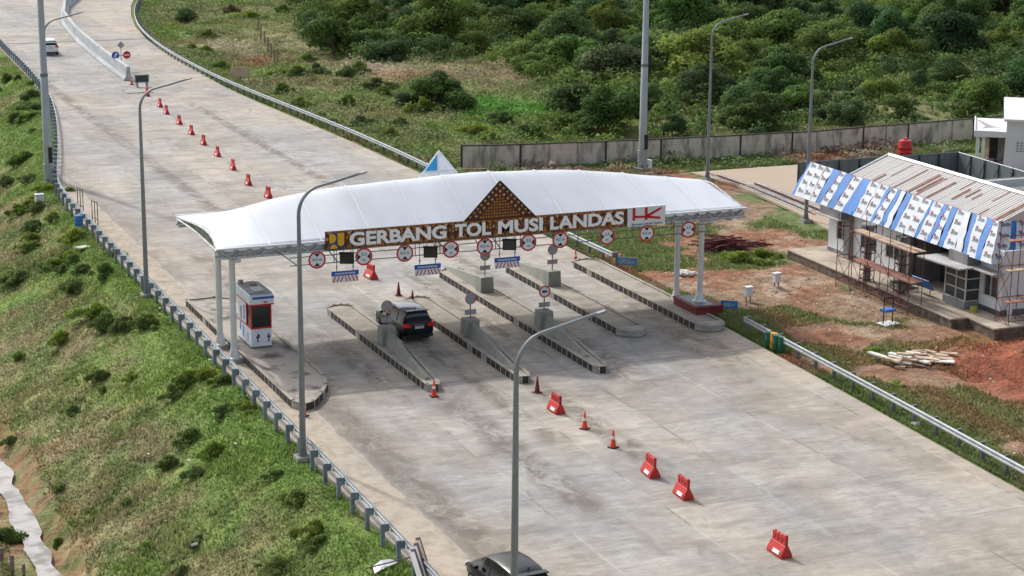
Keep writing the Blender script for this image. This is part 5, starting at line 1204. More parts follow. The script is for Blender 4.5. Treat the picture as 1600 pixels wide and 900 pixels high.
# scaffolding
def scaffold(label, us_, vs_, z0, z1, decks, loc, dm=('plankwood', 'plankred')):
    t = thing('scaffolding', label, 'scaffolding', loc); L_ = Vector(loc)
    def pp(name, m): return m.build(name, t, L_)
    for u in us_:
        for v in vs_: m = MB(); m.tube([(u, v, z0), (u + random.uniform(-.04, .04), v, z1)], .024, 'scaf', 6); pp('upright', m)
    for z in decks + [z0 + .5]:
        m = MB()
        for u in us_: m.tube([(u, vs_[0], z - .05), (u, vs_[-1], z - .05)], .025, 'scaf', 5)
        for v in vs_: m.tube([(us_[0], v, z - .05), (us_[-1], v, z - .05)], .025, 'scaf', 5)
        pp('ledger', m)
    for i in range(len(vs_) - 1):
        for k, z in enumerate([z0] + decks[:-1]):
            if (i + k) % 2 == 0 or True: m = MB(); m.tube([(us_[0], vs_[i], z), (us_[0], vs_[i + 1], decks[k])], .018, 'scaf', 5); m.tube([(us_[0], vs_[i + 1], z), (us_[0], vs_[i], decks[k])], .018, 'scaf', 5); pp('cross_brace', m)
    for k, z in enumerate(decks):
        for j in range(2):
            u = us_[0] + .15 + (us_[-1] - us_[0]) * .45 * j; m = MB(); m.box((u + .1, (vs_[1] + vs_[-1]) / 2, z + .02 * j), ((us_[-1] - us_[0]) * .42, abs(vs_[-1] - vs_[1]) + .5, .05), dm[(k + 1) % 2], random.uniform(-.03, .03)); pp('deck_plank', m)
    return t
scaffold('rusty scaffolding with plank decks before the left half of the white office', [38.1, 39.0], [.2, -1.5, -3.2, -5.4, -7.6], 0, 4.6, [1.95, 3.75], (38.1, -3.5, 0))
scaffold('tall rusty scaffolding at the near corner of the white office, cut by the frame', [40.9, 42.3, 43.6], [-12.1, -13.3], .3, 6.2, [1.9, 3.7, 5.4], (40.9, -12.6, 0))
t = thing('hoist_frame', 'low frame with a blue seat and white sheet before the scaffolding', 'metal frame', (36.1, -8.6, -.1), R(10))
for a in (-.35, .35): m = MB(); m.tube([(a, 0, 0), (a, 0, 1.6)], .035, 'scafblack', 5); m.build('upright', t)
m = MB(); m.b2(-.4, .4, -.2, .3, .75, .9, 'bluepaint'); m.build('seat', t); m = MB(); m.b2(-.55, .55, -.45, .4, .02, .08, 'bwhite'); m.build('base_sheet', t); m = MB(); m.tube([(-.35, 0, 1.55), (.35, 0, 1.55)], .03, 'scafblack', 5); m.build('crossbar', t)
# site fence
ft = thing('site_fence', 'grey corrugated sheet fence with slanting props round the building plot', 'fence', (58, 26, 0))
def frun(a, b):
    n_ = round(math.dist(a, b) / 1.9); A_, B_ = Vector((*a, 0)), Vector((*b, 0)); pts = [A_.lerp(B_, k / n_) for k in range(n_ + 1)]
    for i, (p, q) in enumerate(zip(pts[:-1], pts[1:])):
        d = q - p; ang = math.atan2(d.y, d.x); c = (p + q) / 2; nr = Vector((d.y, -d.x, 0)).normalized()
        m = MB(); m.box((c.x, c.y, 1.15), (d.length - .03, .04, 2.5), 'fencepanel', ang); m.build('panel', ft, ft.location)
        m = MB(); m.box((p.x + nr.x * .06, p.y + nr.y * .06, 1.15), (.1, .08, 2.5), 'fencedark', ang); m.tube([p + nr * .1 + Vector((0, 0, 2.1)), p + nr * 1.1], .035, 'fencedark', 5); m.tube([p + nr * .1 + Vector((0, 0, 1.2)), p + nr * 1.1], .03, 'fencedark', 5); m.build('prop', ft, ft.location)
    a, b = Vector((*a, 2.43)), Vector((*b, 2.43)); m = MB(); m.tube([a, b], .035, 'galv', 5); m.build('top_rail', ft, ft.location)
frun((51, 26.5), (65.3, 26.2)); frun((65.3, 26.2), (64.2, 0))

# ------------------------------------------------------------------ second building at the right edge
hb = thing('white_house', 'white house with a flat porch roof at the upper right edge', 'building', (70.6, 31.4, 0), R(-36))
def hp(name, m, par=hb): o = m.build(name); o.parent = par; return o
m = MB(); m.b2(2.45, 16, -.3, 9, -.1, 4.2, 'bwhite'); m.add([(2.45, -.3, 4.2), (2.45, 9, 4.2), (2.45, 9, 5.0)], [(0, 1, 2)], 'bwhite'); hp('wall', m)
m = MB(); m.add([(2.2, -.8, 4.2), (17, -.8, 4.2), (17, 6.4, 5.0), (2.2, 6.4, 5.0), (2.2, -.8, 4.0), (17, -.8, 4.0), (17, 6.4, 4.8), (2.2, 6.4, 4.8)], [(0, 1, 2, 3), (7, 6, 5, 4), (0, 4, 5, 1), (1, 5, 6, 2), (2, 6, 7, 3), (3, 7, 4, 0)], 'bwhite'); hp('roof', m)
m = MB(); m.add([(0, 0, 2.9), (2.44, 0, 2.9), (2.44, 6, 3.2), (0, 6, 3.2), (0, 0, 2.6), (2.44, 0, 2.6), (2.44, 6, 2.9), (0, 6, 2.9)], [(0, 1, 2, 3), (7, 6, 5, 4), (0, 4, 5, 1), (1, 5, 6, 2), (2, 6, 7, 3), (3, 7, 4, 0)], 'bwhite'); m.b2(-.08, 2.44, -.1, 0, 2.56, 3.06, 'bwhite'); m.prism([(-.1, 0, 2.56), (-.1, 0, 3.06), (-.1, 6, 3.36), (-.1, 6, 2.86)], (.1, 0, 0), 'bwhite'); po = hp('porch_roof', m)
m = MB(); m.add([(.15, .5, 2.935), (.5, 1.6, 2.99), (1.5, 2.2, 3.02), (2.2, 2.3, 3.025), (1.4, 2.8, 3.05), (.3, 5, 3.16), (.15, 5, 3.16), (.8, 2.6, 3.04)], [(0, 1, 2, 7), (2, 3, 4, 7), (7, 4, 5, 6)], 'signback'); hp('water_stain', m, po)
for (a, b) in ((.25, .3), (.7, .3), (.25, 5.6)): m = MB(); m.b2(a - .13, a + .13, b - .13, b + .13, -.1, 2.6, 'bwhite'); hp('porch_column', m)
m = MB(); m.b2(1.0, 2.44, 3.0, 3.1, 0, 2.56, 'bgrey'); m.b2(1.1, 1.9, 2.98, 3.0, .3, 2.3, 'black'); hp('back_wall', m)
m = MB()
for i in range(5):
    for j in range(4): m.b2(3.3 + i * .3, 3.5 + i * .3, -.33, -.3, 1.5 + j * .22, 1.62 + j * .22, 'signback')
hp('vent_block', m)
for k, (a, b, mt, nm, lb) in enumerate(((72.3, 30.9, 'rubber', 'dark_bag', 'dark bundle on the porch of the white house'), (72.0, 31.9, 'timber', 'timber_props', 'tan timber props under the porch of the white house'), (71.9, 30.3, 'navy', 'blue_crate', 'dark blue crate at the foot of the porch'))):
    t = thing(nm, lb, 'bundle' if k == 0 else ('timber' if k == 1 else 'crate'), (a, b, 0))
    if k == 1:
        for j in range(4): m = MB(); m.tube([(j * .14, 0, 0), (j * .14 + .1, .2, 2.2)], .05, mt, 6); m.build('prop', t)
    else: m = MB(); m.lathe([(.28, 0), (.35, .2), (.3, .5), (.12, .65)] if k == 0 else [(.3, 0), (.32, .45), (.3, .5)], (0, 0, 0), mt, 10 if k == 0 else 4); m.build('body', t)
# rubble behind the fence and small rubble
def rubble(x, y, label, n_, sp, mats=('rubble', 'signback'), sz=(.12, .45), z=0):
    p = gp(x, y) if x > 700 else hit(x, y); t = thing('rubble_heap', label, 'rubble', (p.x, p.y, H1(p.x, p.y)))
    for k in range(n_): m = MB(); s = random.uniform(*sz); m.box((random.gauss(0, sp), random.gauss(0, sp), s * .2), (s, s * .7, s * .4), random.choice(mats), random.random() * 3, random.random() * .4, random.random() * .4); m.build('chunk', t, bevel=.02)
rubble(1470, 225, 'pale rubble between the concrete wall and the white house', 26, 1.0)
rubble(1355, 238, 'grey rubble and wood on the grass left of the red tank', 14, .6, ('timber', 'rubble'), (.3, .9))
rubble(1180, 258, 'scattered pale debris behind the sandy yard', 14, 1.3, sz=(.15, .4))
rubble(1075, 425, 'white lime heap on the earth right of the canopy columns', 18, .45, ('plywhite',), (.2, .5))
rubble(1431, 660, 'single concrete lump at the near right guardrail', 2, .1, ('rubble',), (.35, .55))
for k, (x, y) in enumerate(((250, 487), (213, 470), (255, 544), (117, 624), (165, 655), (190, 697), (218, 648), (91, 680), (268, 604), (330, 568), (232, 716), (295, 726), (368, 700), (304, 858))):
    p = hit(x, y); m = MB(); s = random.uniform(.12, .22); m.box((0, 0, 0), (s * 1.4, s, s * .4), 'plywhite', random.random() * 3, .3, .2); o = m.build('white_scrap'); o.location = (p.x, p.y, p.z + .22); tag(o, 'small scrap of white sheeting lying on the grass embankment', 'scrap', 'white scraps on the left embankment')

# ------------------------------------------------------------------ posts
def wpost(p, h, label, grp):
    m = MB(); m.box((0, 0, h / 2 - .2), (.13, .13, h), 'woodpost', random.random(), random.uniform(-.05, .05)); o = m.build('fence_post'); o.location = p; tag(o, label, 'post', grp)
for k, (x, y) in enumerate(((402, 28), (404, 45), (408, 62), (414, 72), (419, 80), (424, 88), (429, 97), (433, 106))): p = gp(x, y, -.3); wpost((p.x, p.y, H1(p.x, p.y)), 2.0, 'thin wooden post in the row on the grass right of the far guardrail', 'row of thin posts on the far grass')
for k, (x, y, lb) in enumerate(((20, 905, 'wooden post at the bottom left corner, the tallest'), (38, 912, 'wooden post at the bottom left corner, the rightmost'), (3, 880, 'wooden post at the bottom left corner, cut by the frame'))): p = hit(x, y); wpost(p, 1.35 - .2 * k, lb, 'wooden posts by the stream')

# ------------------------------------------------------------------ vegetation
def leaf_cloud(centres, radii, n, size, tone, squash=.85, out=.8, seed=1, low=-.35, cull=True):
    """quads scattered through the shells of several lobes; returns verts, faces, colours"""
    r = np.random.default_rng(seed); k = len(centres); ar = radii ** 2; w = ar / ar.sum(); ch = r.choice(k, n, p=w)
    d = r.normal(size=(n, 3)); d /= np.linalg.norm(d, axis=1)[:, None]; flip = d[:, 2] < low; d[flip, 2] *= -1
    rad = radii[ch] * (1 - .45 * r.random(n) ** 2.2) * (1 + .12 * r.normal(size=n)); p = centres[ch] + d * rad[:, None] * np.array([1, 1, squash])
    # drop leaves buried in other lobes
    keep = np.ones(n, bool)
    for j in range(k if cull else 0):
        q = (p - centres[j]) / np.array([1, 1, squash]); keep &= (np.linalg.norm(q, axis=1) > radii[j] * .62) | (ch == j)
    p, d, ch = p[keep], d[keep], ch[keep]; n = len(p)
    nr = d * out + r.normal(size=(n, 3)) * .55 + np.array([0, 0, .35]); nr /= np.linalg.norm(nr, axis=1)[:, None]
    a = np.cross(nr, r.normal(size=(n, 3))); a /= np.linalg.norm(a, axis=1)[:, None]; b = np.cross(nr, a)
    s = size * (.55 + .9 * r.random(n))[:, None]; asp = (.45 + .4 * r.random(n))[:, None]
    v = np.stack([p - a * s, p - b * s * asp, p + a * s, p + b * s * asp], 1).reshape(-1, 3); f = np.arange(4 * n).reshape(-1, 4)
    lt = r.random(k) * .5 + .75; c = np.array(tone)[None] * (lt[ch] * (.8 + .4 * r.random(n)))[:, None]
    c[:, 0] *= 1 + .25 * (r.random(n) - .3); c = np.repeat(c, 4, 0)
    return v, f, c, np.repeat(d, 4, 0)
def crown_mesh(name, R_, H_, lobes, n, size, tone, seed, base=.2):
    r = np.random.default_rng(seed); cs, rs = [], []
    for i in range(lobes):
        a = r.random() * 6.283; q = math.sqrt(r.random()) * .72; h = base + (1 - base) * (.25 + .6 * r.random()) * (1 - .45 * q)
        cs.append((math.cos(a) * q * R_, math.sin(a) * q * R_, h * H_)); rs.append(R_ * (.22 + .22 * r.random()))
    for i in range(6):
        a = r.random() * 6.283; cs.append((math.cos(a) * .7 * R_, math.sin(a) * .7 * R_, .22 * H_)); rs.append(R_ * (.22 + .14 * r.random()))
    cs, rs = np.array(cs), np.array(rs)
    v, f, c, dd = leaf_cloud(cs, rs, n, size, tone, seed=seed)
    me = bpy.data.meshes.new(name); fast_mesh(me, v, f, c, smooth=False, ldir=dd); me.materials.append(MATS['leaves']); return me, cs, rs
TONES = [(.085, .165, .046), (.108, .198, .048), (.076, .145, .056), (.145, .235, .05), (.105, .15, .066), (.085, .172, .058)]
LBL = ['deep green rounded tree in the dense forest', 'fresh green tree in the dense forest', 'dark blue green tree in the dense forest', 'bright yellow green tree in the dense forest', 'brownish olive tree in the dense forest', 'cool mid green tree in the dense forest']
PRO = []
for i in range(10):
    tn = TONES[i % 6]; R_ = 1.0; H_ = (1.55, 1.25, 1.4, 1.7, 1.15)[i % 5]
    me, cs, rs = crown_mesh('crown', 1.0, H_, 17 + (i * 5) % 9, 11000, .04, tn, 100 + i, .15)
    m = MB(); m.tube([(0, 0, -.25), (.02, .01, .35), (.0, .03, H_ * .55)], [.07, .05, .03], 'bark', 6)
    for j in range(min(5, len(cs))): m.tube([(.01, .01, .3), tuple(cs[j] * np.array([.6, .6, .75])), tuple(cs[j])], [.035, .022, .01], 'bark', 5, False)
    o = m.build('trunk'); tm = o.data; bpy.data.objects.remove(o); PRO.append((me, tm, i % 6))
BPRO = []
for i in range(6):      # ragged low shrubs: many small loose clumps with shoots sticking out
    r_ = np.random.default_rng(300 + i); nl = 34; q_ = np.abs(r_.normal(size=nl)) * .42; a_ = r_.random(nl) * 6.283
    cs = np.stack([np.cos(a_) * q_ * (1 + .5 * (i % 2)), np.sin(a_) * q_, .06 + .55 * r_.random(nl) * np.exp(-q_ * 1.3)], -1); rs = .09 + .17 * r_.random(nl)
    v_, f_, c_b, d_ = leaf_cloud(cs, rs, 5200, .045, [(.16, .25, .065), (.22, .32, .06), (.14, .21, .07), (.23, .24, .11), (.17, .28, .065), (.15, .2, .08)][i], out=.5, seed=400 + i)
    v_ += np.repeat(r_.normal(size=(len(v_) // 4, 3)) * .035, 4, 0)
    me = bpy.data.meshes.new('foliage'); fast_mesh(me, v_, f_, c_b, smooth=False, ldir=d_); me.materials.append(MATS['leaves'])
    m = MB()
    for j in range(9): m.tube([(0, 0, -.1), tuple(cs[j] * .6), tuple(cs[j])], [.02, .014, .006], 'bark', 4, False)
    o = m.build('stem'); tm = o.data; bpy.data.objects.remove(o); BPRO.append((me, tm))
def shrub(i, loc, s, label, group, sz=1.0):
    me, tm = BPRO[i % 6]; root = bpy.data.objects.new('bush', None); COL.objects.link(root); root.location = loc; root.rotation_euler = (0, 0, random.random() * 6.28); root.scale = (s * random.uniform(1.1, 1.6), s * random.uniform(.8, 1.2), s * sz * random.uniform(.8, 1.2)); root.empty_display_size = .2
    tag(root, label, 'bush', group)
    for nm, d in (('foliage', me), ('stem', tm)): o = bpy.data.objects.new(nm, d); COL.objects.link(o); o.parent = root
def tree(i, loc, s, name='forest_tree', label=None, cat='tree', group='trees of the dense forest', sz=1.0):
    me, tm, ti = PRO[i % 10]; root = bpy.data.objects.new(name, None); COL.objects.link(root); root.location = loc; root.rotation_euler = (0, 0, random.random() * 6.28); root.scale = (s * random.uniform(.9, 1.1), s * random.uniform(.9, 1.1), s * sz * random.uniform(.9, 1.1)); root.empty_display_size = .2
    tag(root, label or LBL[ti], cat, group)
    for nm, d in (('crown', me), ('trunk', tm)): o = bpy.data.objects.new(nm, d); COL.objects.link(o); o.parent = root
    return root
def inpoly(x, y, P):
    c = False; j = len(P) - 1
    for i in range(len(P)):
        if (P[i][1] > y) != (P[j][1] > y) and x < (P[j][0] - P[i][0]) * (y - P[i][1]) / (P[j][1] - P[i][1]) + P[i][0]: c = not c
        j = i
    return c
FP = [tuple(gp(*q)[:2]) for q in ((462, -60), (462, 40), (505, 78), (560, 92), (640, 85), (700, 95), (790, 100), (850, 130), (862, 165), (800, 205), (850, 228), (1000, 216), (1265, 203), (1530, 190), (1680, 186), (1760, -60))]
xs = [p[0] for p in FP]; ys = [p[1] for p in FP]; placed = []
tries = 0
while len(placed) < 285 and tries < 60000:
    tries += 1; x, y = random.uniform(min(xs), max(xs)), random.uniform(min(ys), max(ys))
    if not inpoly(x, y, FP): continue
    dw = y - 45; R_ = random.choice((1.3, 1.6, 2.0, 2.5, 3.1)) if dw < 35 else random.choice((2.0, 2.4, 3.0, 3.6, 4.3, 5.0))
    if dw < R_ * 1.02 + .6: continue
    if any((x - a) ** 2 + (y - b) ** 2 < ((R_ + c) * .62) ** 2 for a, b, c in placed): continue
    placed.append((x, y, R_)); i = random.randrange(10)
    if dw < 22 and i % 6 == 3 and random.random() < .8: i = random.choice((0, 2, 4, 6, 8))
    tree(i, (x, y, H1(x, y) - .1), R_, sz=random.uniform(.75, 1.05))
print('forest trees', len(placed), tries)
# individual bushes and small trees standing on the far grass
FB = [(690, 168, 3.6, 0, 'large dark spreading bush beside the bright green creeper patch'), (640, 168, 1.8, 2, 'dark bush left of the large spreading bush'), (575, 85, 3.0, 2, 'dark tree above the dry grass clearing, left one'), (600, 92, 2.6, 2, 'dark tree above the dry grass clearing, right one'),
      (290, 30, 1.8, 5, 'blue green bush on the grass beside the curving guardrail'), (325, 60, 1.3, 0, 'round dark bush above the tan board'), (345, 108, 1.3, 0, 'leafy bush right behind the tan board'), (322, 88, 1.2, 1, 'leafy bush left above the tan board'), (300, 80, 1.0, 0, 'low bush at the far guardrail left of the tan board'),
      (560, 118, 1.2, 0, 'dark shrub at the left end of the clearing'), (545, 125, 1.0, 2, 'small dark shrub below the left end of the clearing'), (495, 118, 1.3, 5, 'grey green shrub in the middle of the far grass'), (520, 78, 1.2, 0, 'round bush at the forest edge'), (440, 120, 1.2, 1, 'green bush just past the thin posts'),
      (465, 125, 1.1, 0, 'bush on the far grass above the guardrail bend'), (590, 140, 1.2, 5, 'bush with stems below the dry clearing'), (600, 148, .9, 0, 'low bush left of the large spreading bush'), (545, 160, 1.0, 0, 'round dark bush near the middle of the far guardrail'), (470, 160, .9, 1, 'bush at the far guardrail below the thin posts'), (440, 148, .9, 0, 'dark bush hugging the far guardrail'),
      (565, 195, 1.0, 5, 'bush at the far guardrail nearer the canopy'), (610, 215, 1.0, 0, 'dark bush at the guardrail just behind the blue peak'), (625, 200, .8, 2, 'small dark bush above the guardrail behind the peak'), (660, 175, 1.3, 1, 'bright bush before the large spreading bush'), (780, 195, 1.5, 0, 'low dark bush right of the creeper patch'), (745, 205, 1.0, 1, 'green bush near the left end of the concrete wall'),
      (770, 225, .9, 4, 'olive bush behind the left end of the concrete wall'), (820, 215, 1.6, 0, 'dark green bush behind the wall beside the olive bush'), (360, 20, 1.2, 3, 'yellow green bush at the top edge right of the guardrail'), (390, 30, 1.4, 1, 'green bush at the top edge left of the thin posts'), (445, 20, 1.6, 3, 'yellow green tree at the top edge right of the posts'), (270, 45, 1.0, 1, 'low green bush by the guardrail at the upper left'), (700, 45, 3.6, 0, 'big dark tree above the dry clearing'),
      (500, 185, .7, 2, 'small dark bush at the far guardrail middle stretch'), (520, 195, .8, 0, 'green bush tight against the far guardrail'), (480, 95, 1.0, 4, 'olive shrub left of the tall forest edge'), (880, 200, 1.4, 0, 'bush behind the wall right of the peak')]
for k, (x, y, R_, ti, lb) in enumerate(FB):
    p = gp(x, y, -.4); tree(ti, (p.x, p.y, H1(p.x, p.y) - .15), R_, 'bush', lb, 'bush', 'bushes on the far grass', .7) if R_ > 1.4 else shrub(ti, (p.x, p.y, H1(p.x, p.y) - .1), R_ * 1.2, lb, 'bushes on the far grass', 1.3)
# bushes of the near embankment
EB = [(150, 497, 1.0, 1, 'bright bush in the middle of the left embankment'), (168, 515, .9, 0, 'dark bush touching the bright bush on the left embankment'), (232, 510, .85, 0, 'dark bush right of the bright pair on the left embankment'), (95, 532, .6, 1, 'small light green bush left of the bright pair'), (195, 515, .7, 2, 'dark grey green bush between the bright and the dark bush'),
      (290, 606, .75, 0, 'dark bush below the guardrail beside the wide island'), (278, 620, .5, 2, 'small dark bush left of the stained island'), (320, 590, .7, 1, 'leafy green bush on the bright grass by the guardrail'), (160, 590, .45, 2, 'small dark round bush in the middle of the slope'), (162, 612, .4, 0, 'little dark bush below the small round one'),
      (115, 645, .5, 2, 'lone dark tuft bush on the dry grass'), (350, 645, .6, 2, 'dark leaning shrub on the dry patch'), (300, 690, .75, 0, 'dark bush above the litter scraps'), (335, 710, .6, 1, 'green bush right of the dark bush on the lower slope'), (265, 728, .5, 0, 'small bush left on the lower slope'), (310, 745, .5, 2, 'small grey bush on the lower slope'),
      (462, 785, .65, 0, 'dark bush below the guardrail posts near the bottom'), (495, 835, .6, 1, 'bright green bush near the bottom edge'), (500, 850, .5, 0, 'dark bush under the bright one near the bottom edge'), (435, 888, .6, 2, 'dark weed clump at the bottom edge'), (310, 845, .4, 5, 'small spiky bush left of the bottom clump'), (285, 895, .4, 2, 'tiny dark bush at the bottom edge'),
      (435, 745, .5, 0, 'green bush left of the first lamp foot'), (80, 420, .9, 0, 'dark bush high on the left slope'), (115, 455, .7, 2, 'dark bush left of the bright bush'), (60, 330, .9, 0, 'bush at the left edge beside the thick mast'), (50, 380, .8, 1, 'green bush at the left edge of the slope'), (85, 345, .7, 0, 'dark bush left of the blue drum'), (110, 405, .7, 1, 'bright bush under the second metal frame'),
      (165, 430, .7, 0, 'dark bush below the pale slab'), (130, 425, .6, 2, 'small bush left of the pale slab'), (20, 440, .8, 4, 'olive bush at the left edge'), (40, 250, .8, 0, 'bush on the shaded slope at the upper left'), (25, 190, .8, 2, 'dark bush high at the upper left edge'), (5, 850, .9, 0, 'dark bush beside the stream at the left edge'), (18, 690, .4, 2, 'small dark bush above the stream'), (95, 765, .45, 4, 'brown bush on the stream bank'), (90, 850, .4, 0, 'small bush right of the stream'),
      (180, 400, .6, 1, 'leafy bush below the guardrail behind the second lamp'), (205, 590, .4, 1, 'small fresh bush on the middle slope'), (30, 560, .5, 4, 'brown bush low at the left edge'), (350, 600, .6, 0, 'dark bush under the guardrail by the booth'), (385, 640, .5, 1, 'fresh bush left of the pointed island end'), (230, 860, .45, 4, 'olive bush on the dry lower slope'), (200, 790, .4, 4, 'brownish bush on the dry lower slope')]
for k, (x, y, R_, ti, lb) in enumerate(EB):
    p = hit(x, y); shrub(ti, (p.x, p.y, p.z - .1), R_ * 1.25, lb, 'bushes on the left embankment', 1.25)
for k in range(26):
    x, y = random.uniform(-5, 118), random.uniform(110, 470)
    if x > 60 + (y - 180) * .12 and y < 300: x *= .5
    p = hit(x, y); shrub(random.choice((0, 1, 2, 4)), (p.x, p.y, p.z - .1), random.uniform(.6, 1.25), 'leafy bush in the thick shrubby cover of the upper left slope', 'bushes covering the upper left slope', 1.2)
SBU = [(1160, 405, 1.2, 1, 'low green bush right of the canopy columns'), (1185, 400, 1.1, 1, 'low bush left of the white utility cabinet'), (905, 388, .5, 0, 'small bush under the far guardrail end'), (930, 400, .55, 1, 'green bush at the far guardrail end'), (950, 412, .5, 0, 'dark bush beside the blue net board'), (1170, 510, .4, 0, 'weed clump at the start of the near right guardrail'), (1370, 545, .6, 1, 'grass clump left of the timber heap'), (1400, 600, .6, 1, 'green clump at the near right guardrail'), (1310, 255, .7, 0, 'bush beside the sandy yard'), (770, 255, .7, 0, 'bush at the foot of the wall left end'), (1535, 232, 1.0, 0, 'bush left of the white house porch')]
for k, (x, y, R_, ti, lb) in enumerate(SBU):
    p = gp(x, y, 0); shrub(ti, (p.x, p.y, H1(p.x, p.y) - .08), R_, lb, 'bushes on the building site', .8)

# grass: one countless mass of blades
def grass(n, sampler, hfun, name, label, seed, wid=.05):
    r = np.random.default_rng(seed); u, v = sampler(r, n); z = height(u, v); h = hfun(u, v, r); col = gcol(u, v); k = len(u)
    a = r.random(k) * 6.283; dx, dy = np.cos(a), np.sin(a); ln = r.random(k) * .7; la = r.random(k) * 6.283; w = wid * (.6 + r.random(k)) * (.5 + h * 2.0)
    p0 = np.stack([u - dx * w, v - dy * w, z - .02], -1); p1 = np.stack([u + dx * w, v + dy * w, z - .02], -1); p2 = np.stack([u + np.cos(la) * ln * h, v + np.sin(la) * ln * h, z + h], -1)
    vs = np.stack([p0, p1, p2], 1).reshape(-1, 3); f = np.arange(3 * k).reshape(-1, 3)
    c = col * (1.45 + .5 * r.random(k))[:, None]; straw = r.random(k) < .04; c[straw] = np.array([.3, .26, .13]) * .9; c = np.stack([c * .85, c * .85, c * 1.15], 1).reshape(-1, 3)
    return vs, f, np.clip(c, 0, 1)
parts_ = []
def samp_left(r, n):
    v = -45 + 175 * r.random(n) ** 1.35; d = .05 + 20.5 * r.random(n) ** 1.05; u = uL(v) - .6 - d
    k = (dist_poly(u, v, STREAM) > 1.0 + .9 * fbm(u * 1.2, v * 1.2, 67)); return u[k], v[k]
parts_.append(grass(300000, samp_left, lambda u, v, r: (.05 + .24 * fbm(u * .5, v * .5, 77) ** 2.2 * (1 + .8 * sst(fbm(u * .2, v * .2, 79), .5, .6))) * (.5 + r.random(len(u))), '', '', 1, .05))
def samp_site(r, n):
    v = -48 + 92 * r.random(n); e = .35 + 22 * r.random(n) ** 1.6; u = uR(v) + e
    g_ = fbm(u * .22 + 4, v * .22 + 2, 53) + .12 * (1 - sst(e, 1, 5)) + .16 * sst(v, 24, 36); edge = (e < 1.3) & (r.random(n) < .7)
    redz = np.exp(-(((u - 40.5) / 6.8) ** 2 + ((v + 21) / 7.5) ** 2)); k = ((g_ > .53) | edge) & (redz < .35 + .2 * r.random(n)) & ~((u > 38.6) & (v > -14) & (v < 8.5)) & (~((u > 45) & (v > 15) & (v < 38)) | (v > 38)); return u[k], v[k]
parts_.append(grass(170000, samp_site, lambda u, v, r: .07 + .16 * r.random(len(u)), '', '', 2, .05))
def samp_field(r, n):
    v = 38 + 170 * r.random(n) ** 1.3; e = .5 + 55 * r.random(n) ** 1.2; u = uR(v) + e; k = ~((u > 31) & (v < 47)) | (v < 44.5) & (u > 31) ; return u[k], v[k]
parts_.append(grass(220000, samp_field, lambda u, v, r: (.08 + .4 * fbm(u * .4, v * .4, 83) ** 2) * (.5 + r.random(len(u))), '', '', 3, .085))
vs = np.concatenate([p[0] for p in parts_]); o_ = np.cumsum([0] + [len(p[0]) for p in parts_[:-1]]); fs = np.concatenate([p[1] + k for p, k in zip(parts_, o_)]); cs = np.concatenate([p[2] for p in parts_])
me = bpy.data.meshes.new('grass'); fast_mesh(me, vs, fs, cs, False); me.materials.append(MATS['blades']); o = bpy.data.objects.new('grass', me); COL.objects.link(o); tag(o, 'rough grass covering the embankment, the verges and the far field', 'grass', kind='stuff')
# low weeds: leafy mats on the ground, and undergrowth between the forest trees
def mats_(n, sampler, size, seed, tone_k=1., hmax=.3):
    r = np.random.default_rng(seed); u, v = sampler(r, n); k = len(u); z = height(u, v); hh = hmax * fbm(u * .7, v * .7, 91) ** 1.5 * (.4 + r.random(k)); p = np.stack([u, v, z + hh], -1)
    nr = r.normal(size=(k, 3)) * .5 + np.array([0, 0, 1.]); nr /= np.linalg.norm(nr, axis=1)[:, None]; a = np.cross(nr, r.normal(size=(k, 3))); a /= np.linalg.norm(a, axis=1)[:, None]; b = np.cross(nr, a); s = size * (.5 + r.random(k))[:, None]
    vs = np.stack([p - a * s, p - b * s * .6, p + a * s, p + b * s * .6], 1).reshape(-1, 3); c = gcol(u, v) * (tone_k * (.7 + .6 * r.random(k)))[:, None]; c[:, 0] *= .85
    return vs, np.arange(4 * k).reshape(-1, 4), np.repeat(np.clip(c, 0, 1), 4, 0)
def sw(r, n):
    u, v = samp_left(r, n); k = fbm(u * .23, v * .23, 95) > .5; return u[k], v[k]
def sf(r, n):
    u, v = samp_field(r, n); k = fbm(u * .2, v * .16, 97) > .48; return u[k], v[k]
A1 = mats_(120000, sw, .07, 5, 1.3, .45); A2 = mats_(120000, sf, .13, 6, 1.3, 1.1)
vs = np.concatenate([A1[0], A2[0]]); fs = np.concatenate([A1[1], A2[1] + len(A1[0])]); cs = np.concatenate([A1[2], A2[2]])
me = bpy.data.meshes.new('weeds'); fast_mesh(me, vs, fs, cs, False); me.materials.append(MATS['blades']); o = bpy.data.objects.new('weeds', me); COL.objects.link(o); tag(o, 'low leafy weeds growing through the grass of the embankment and field', 'weeds', kind='stuff')
def su(r, n):
    x, y = r.uniform(min(xs), max(xs), n), r.uniform(min(ys) , max(ys), n); k = np.array([inpoly(a, b, FP) for a, b in zip(x, y)]) & (y > 46.4); return x[k], y[k]
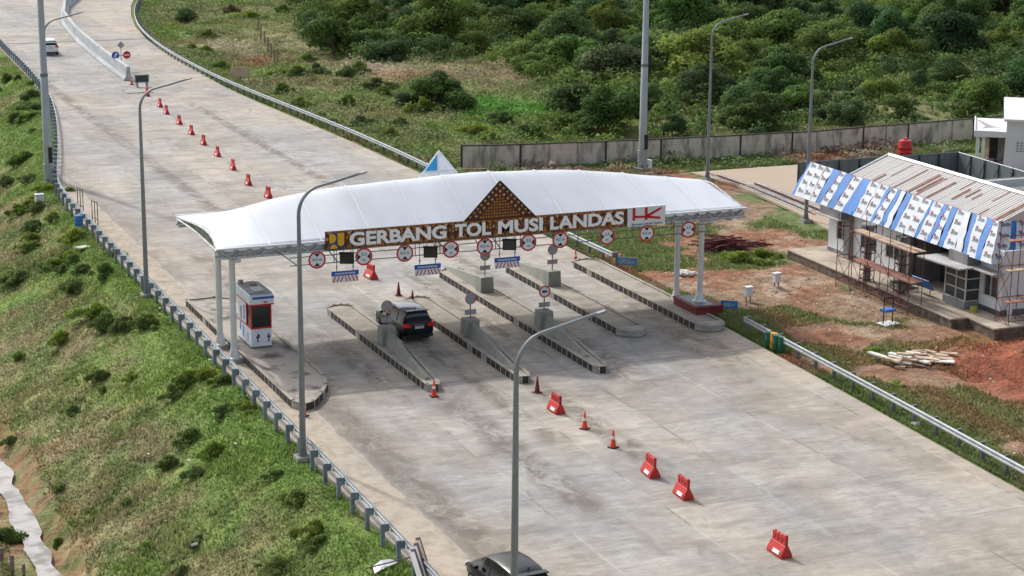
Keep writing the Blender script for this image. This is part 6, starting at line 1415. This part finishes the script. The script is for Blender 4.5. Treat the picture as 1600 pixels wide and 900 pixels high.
r = np.random.default_rng(11); u, v = su(r, 7500); k = len(u); rl = (.55 + 1.1 * r.random(k) ** 1.5) * np.clip(.55 + (v - 46) * .02, .55, 1.25)
cen = np.stack([u, v, height(u, v) + rl * (.25 + .5 * r.random(k))], -1); cen[:, 1] = np.maximum(cen[:, 1], 46 + rl * 1.0)
vs, fs, c, dd = leaf_cloud(cen, rl, 460000, .17, (.092, .165, .052), squash=.75, seed=12, low=-.1, cull=False)
tn = fbm(vs[:, 0] * .1, vs[:, 1] * .1, 101); c = c * lerp(np.broadcast_to(C(.8, .82, .9), (len(vs), 3)), C(1.45, 1.3, .95), sst(tn, .42, .62))
me = bpy.data.meshes.new('undergrowth'); fast_mesh(me, vs, fs, c, False, dd); me.materials.append(MATS['leaves']); o = bpy.data.objects.new('undergrowth', me); COL.objects.link(o); tag(o, 'dense shrubby undergrowth filling the gaps between the forest trees', 'undergrowth', kind='stuff')
# pebbles and clods on the building site
r = np.random.default_rng(21); n = 5000; v = -46 + 86 * r.random(n); u = uR(v) + .6 + 16 * r.random(n); kk = ~((u > 38.6) & (v > -14) & (v < 8.5)); u, v = u[kk], v[kk]; z = height(u, v); s = .03 + .1 * r.random(len(u)) ** 3
oc = np.array([(1, 0, 0), (0, 1, 0), (-1, 0, 0), (0, -1, 0), (0, 0, .8), (0, 0, -.5)]); of_ = np.array([(0, 1, 4), (1, 2, 4), (2, 3, 4), (3, 0, 4)])
V = (np.stack([u, v, z], -1)[:, None] + oc[None] * s[:, None, None]).reshape(-1, 3); Fp = (of_[None] + (np.arange(len(u)) * 6)[:, None, None]).reshape(-1, 3)
cc = np.repeat(np.where((r.random(len(u)) < .1)[:, None], np.array([.5, .47, .42]), np.array([.27, .16, .1])), 6, 0)
me = bpy.data.meshes.new('pebbles'); fast_mesh(me, V, Fp, cc, False); me.materials.append(MATS['terrain']); o = bpy.data.objects.new('clods', me); COL.objects.link(o); tag(o, 'small clods and stones scattered over the bare earth', 'stones', kind='stuff')
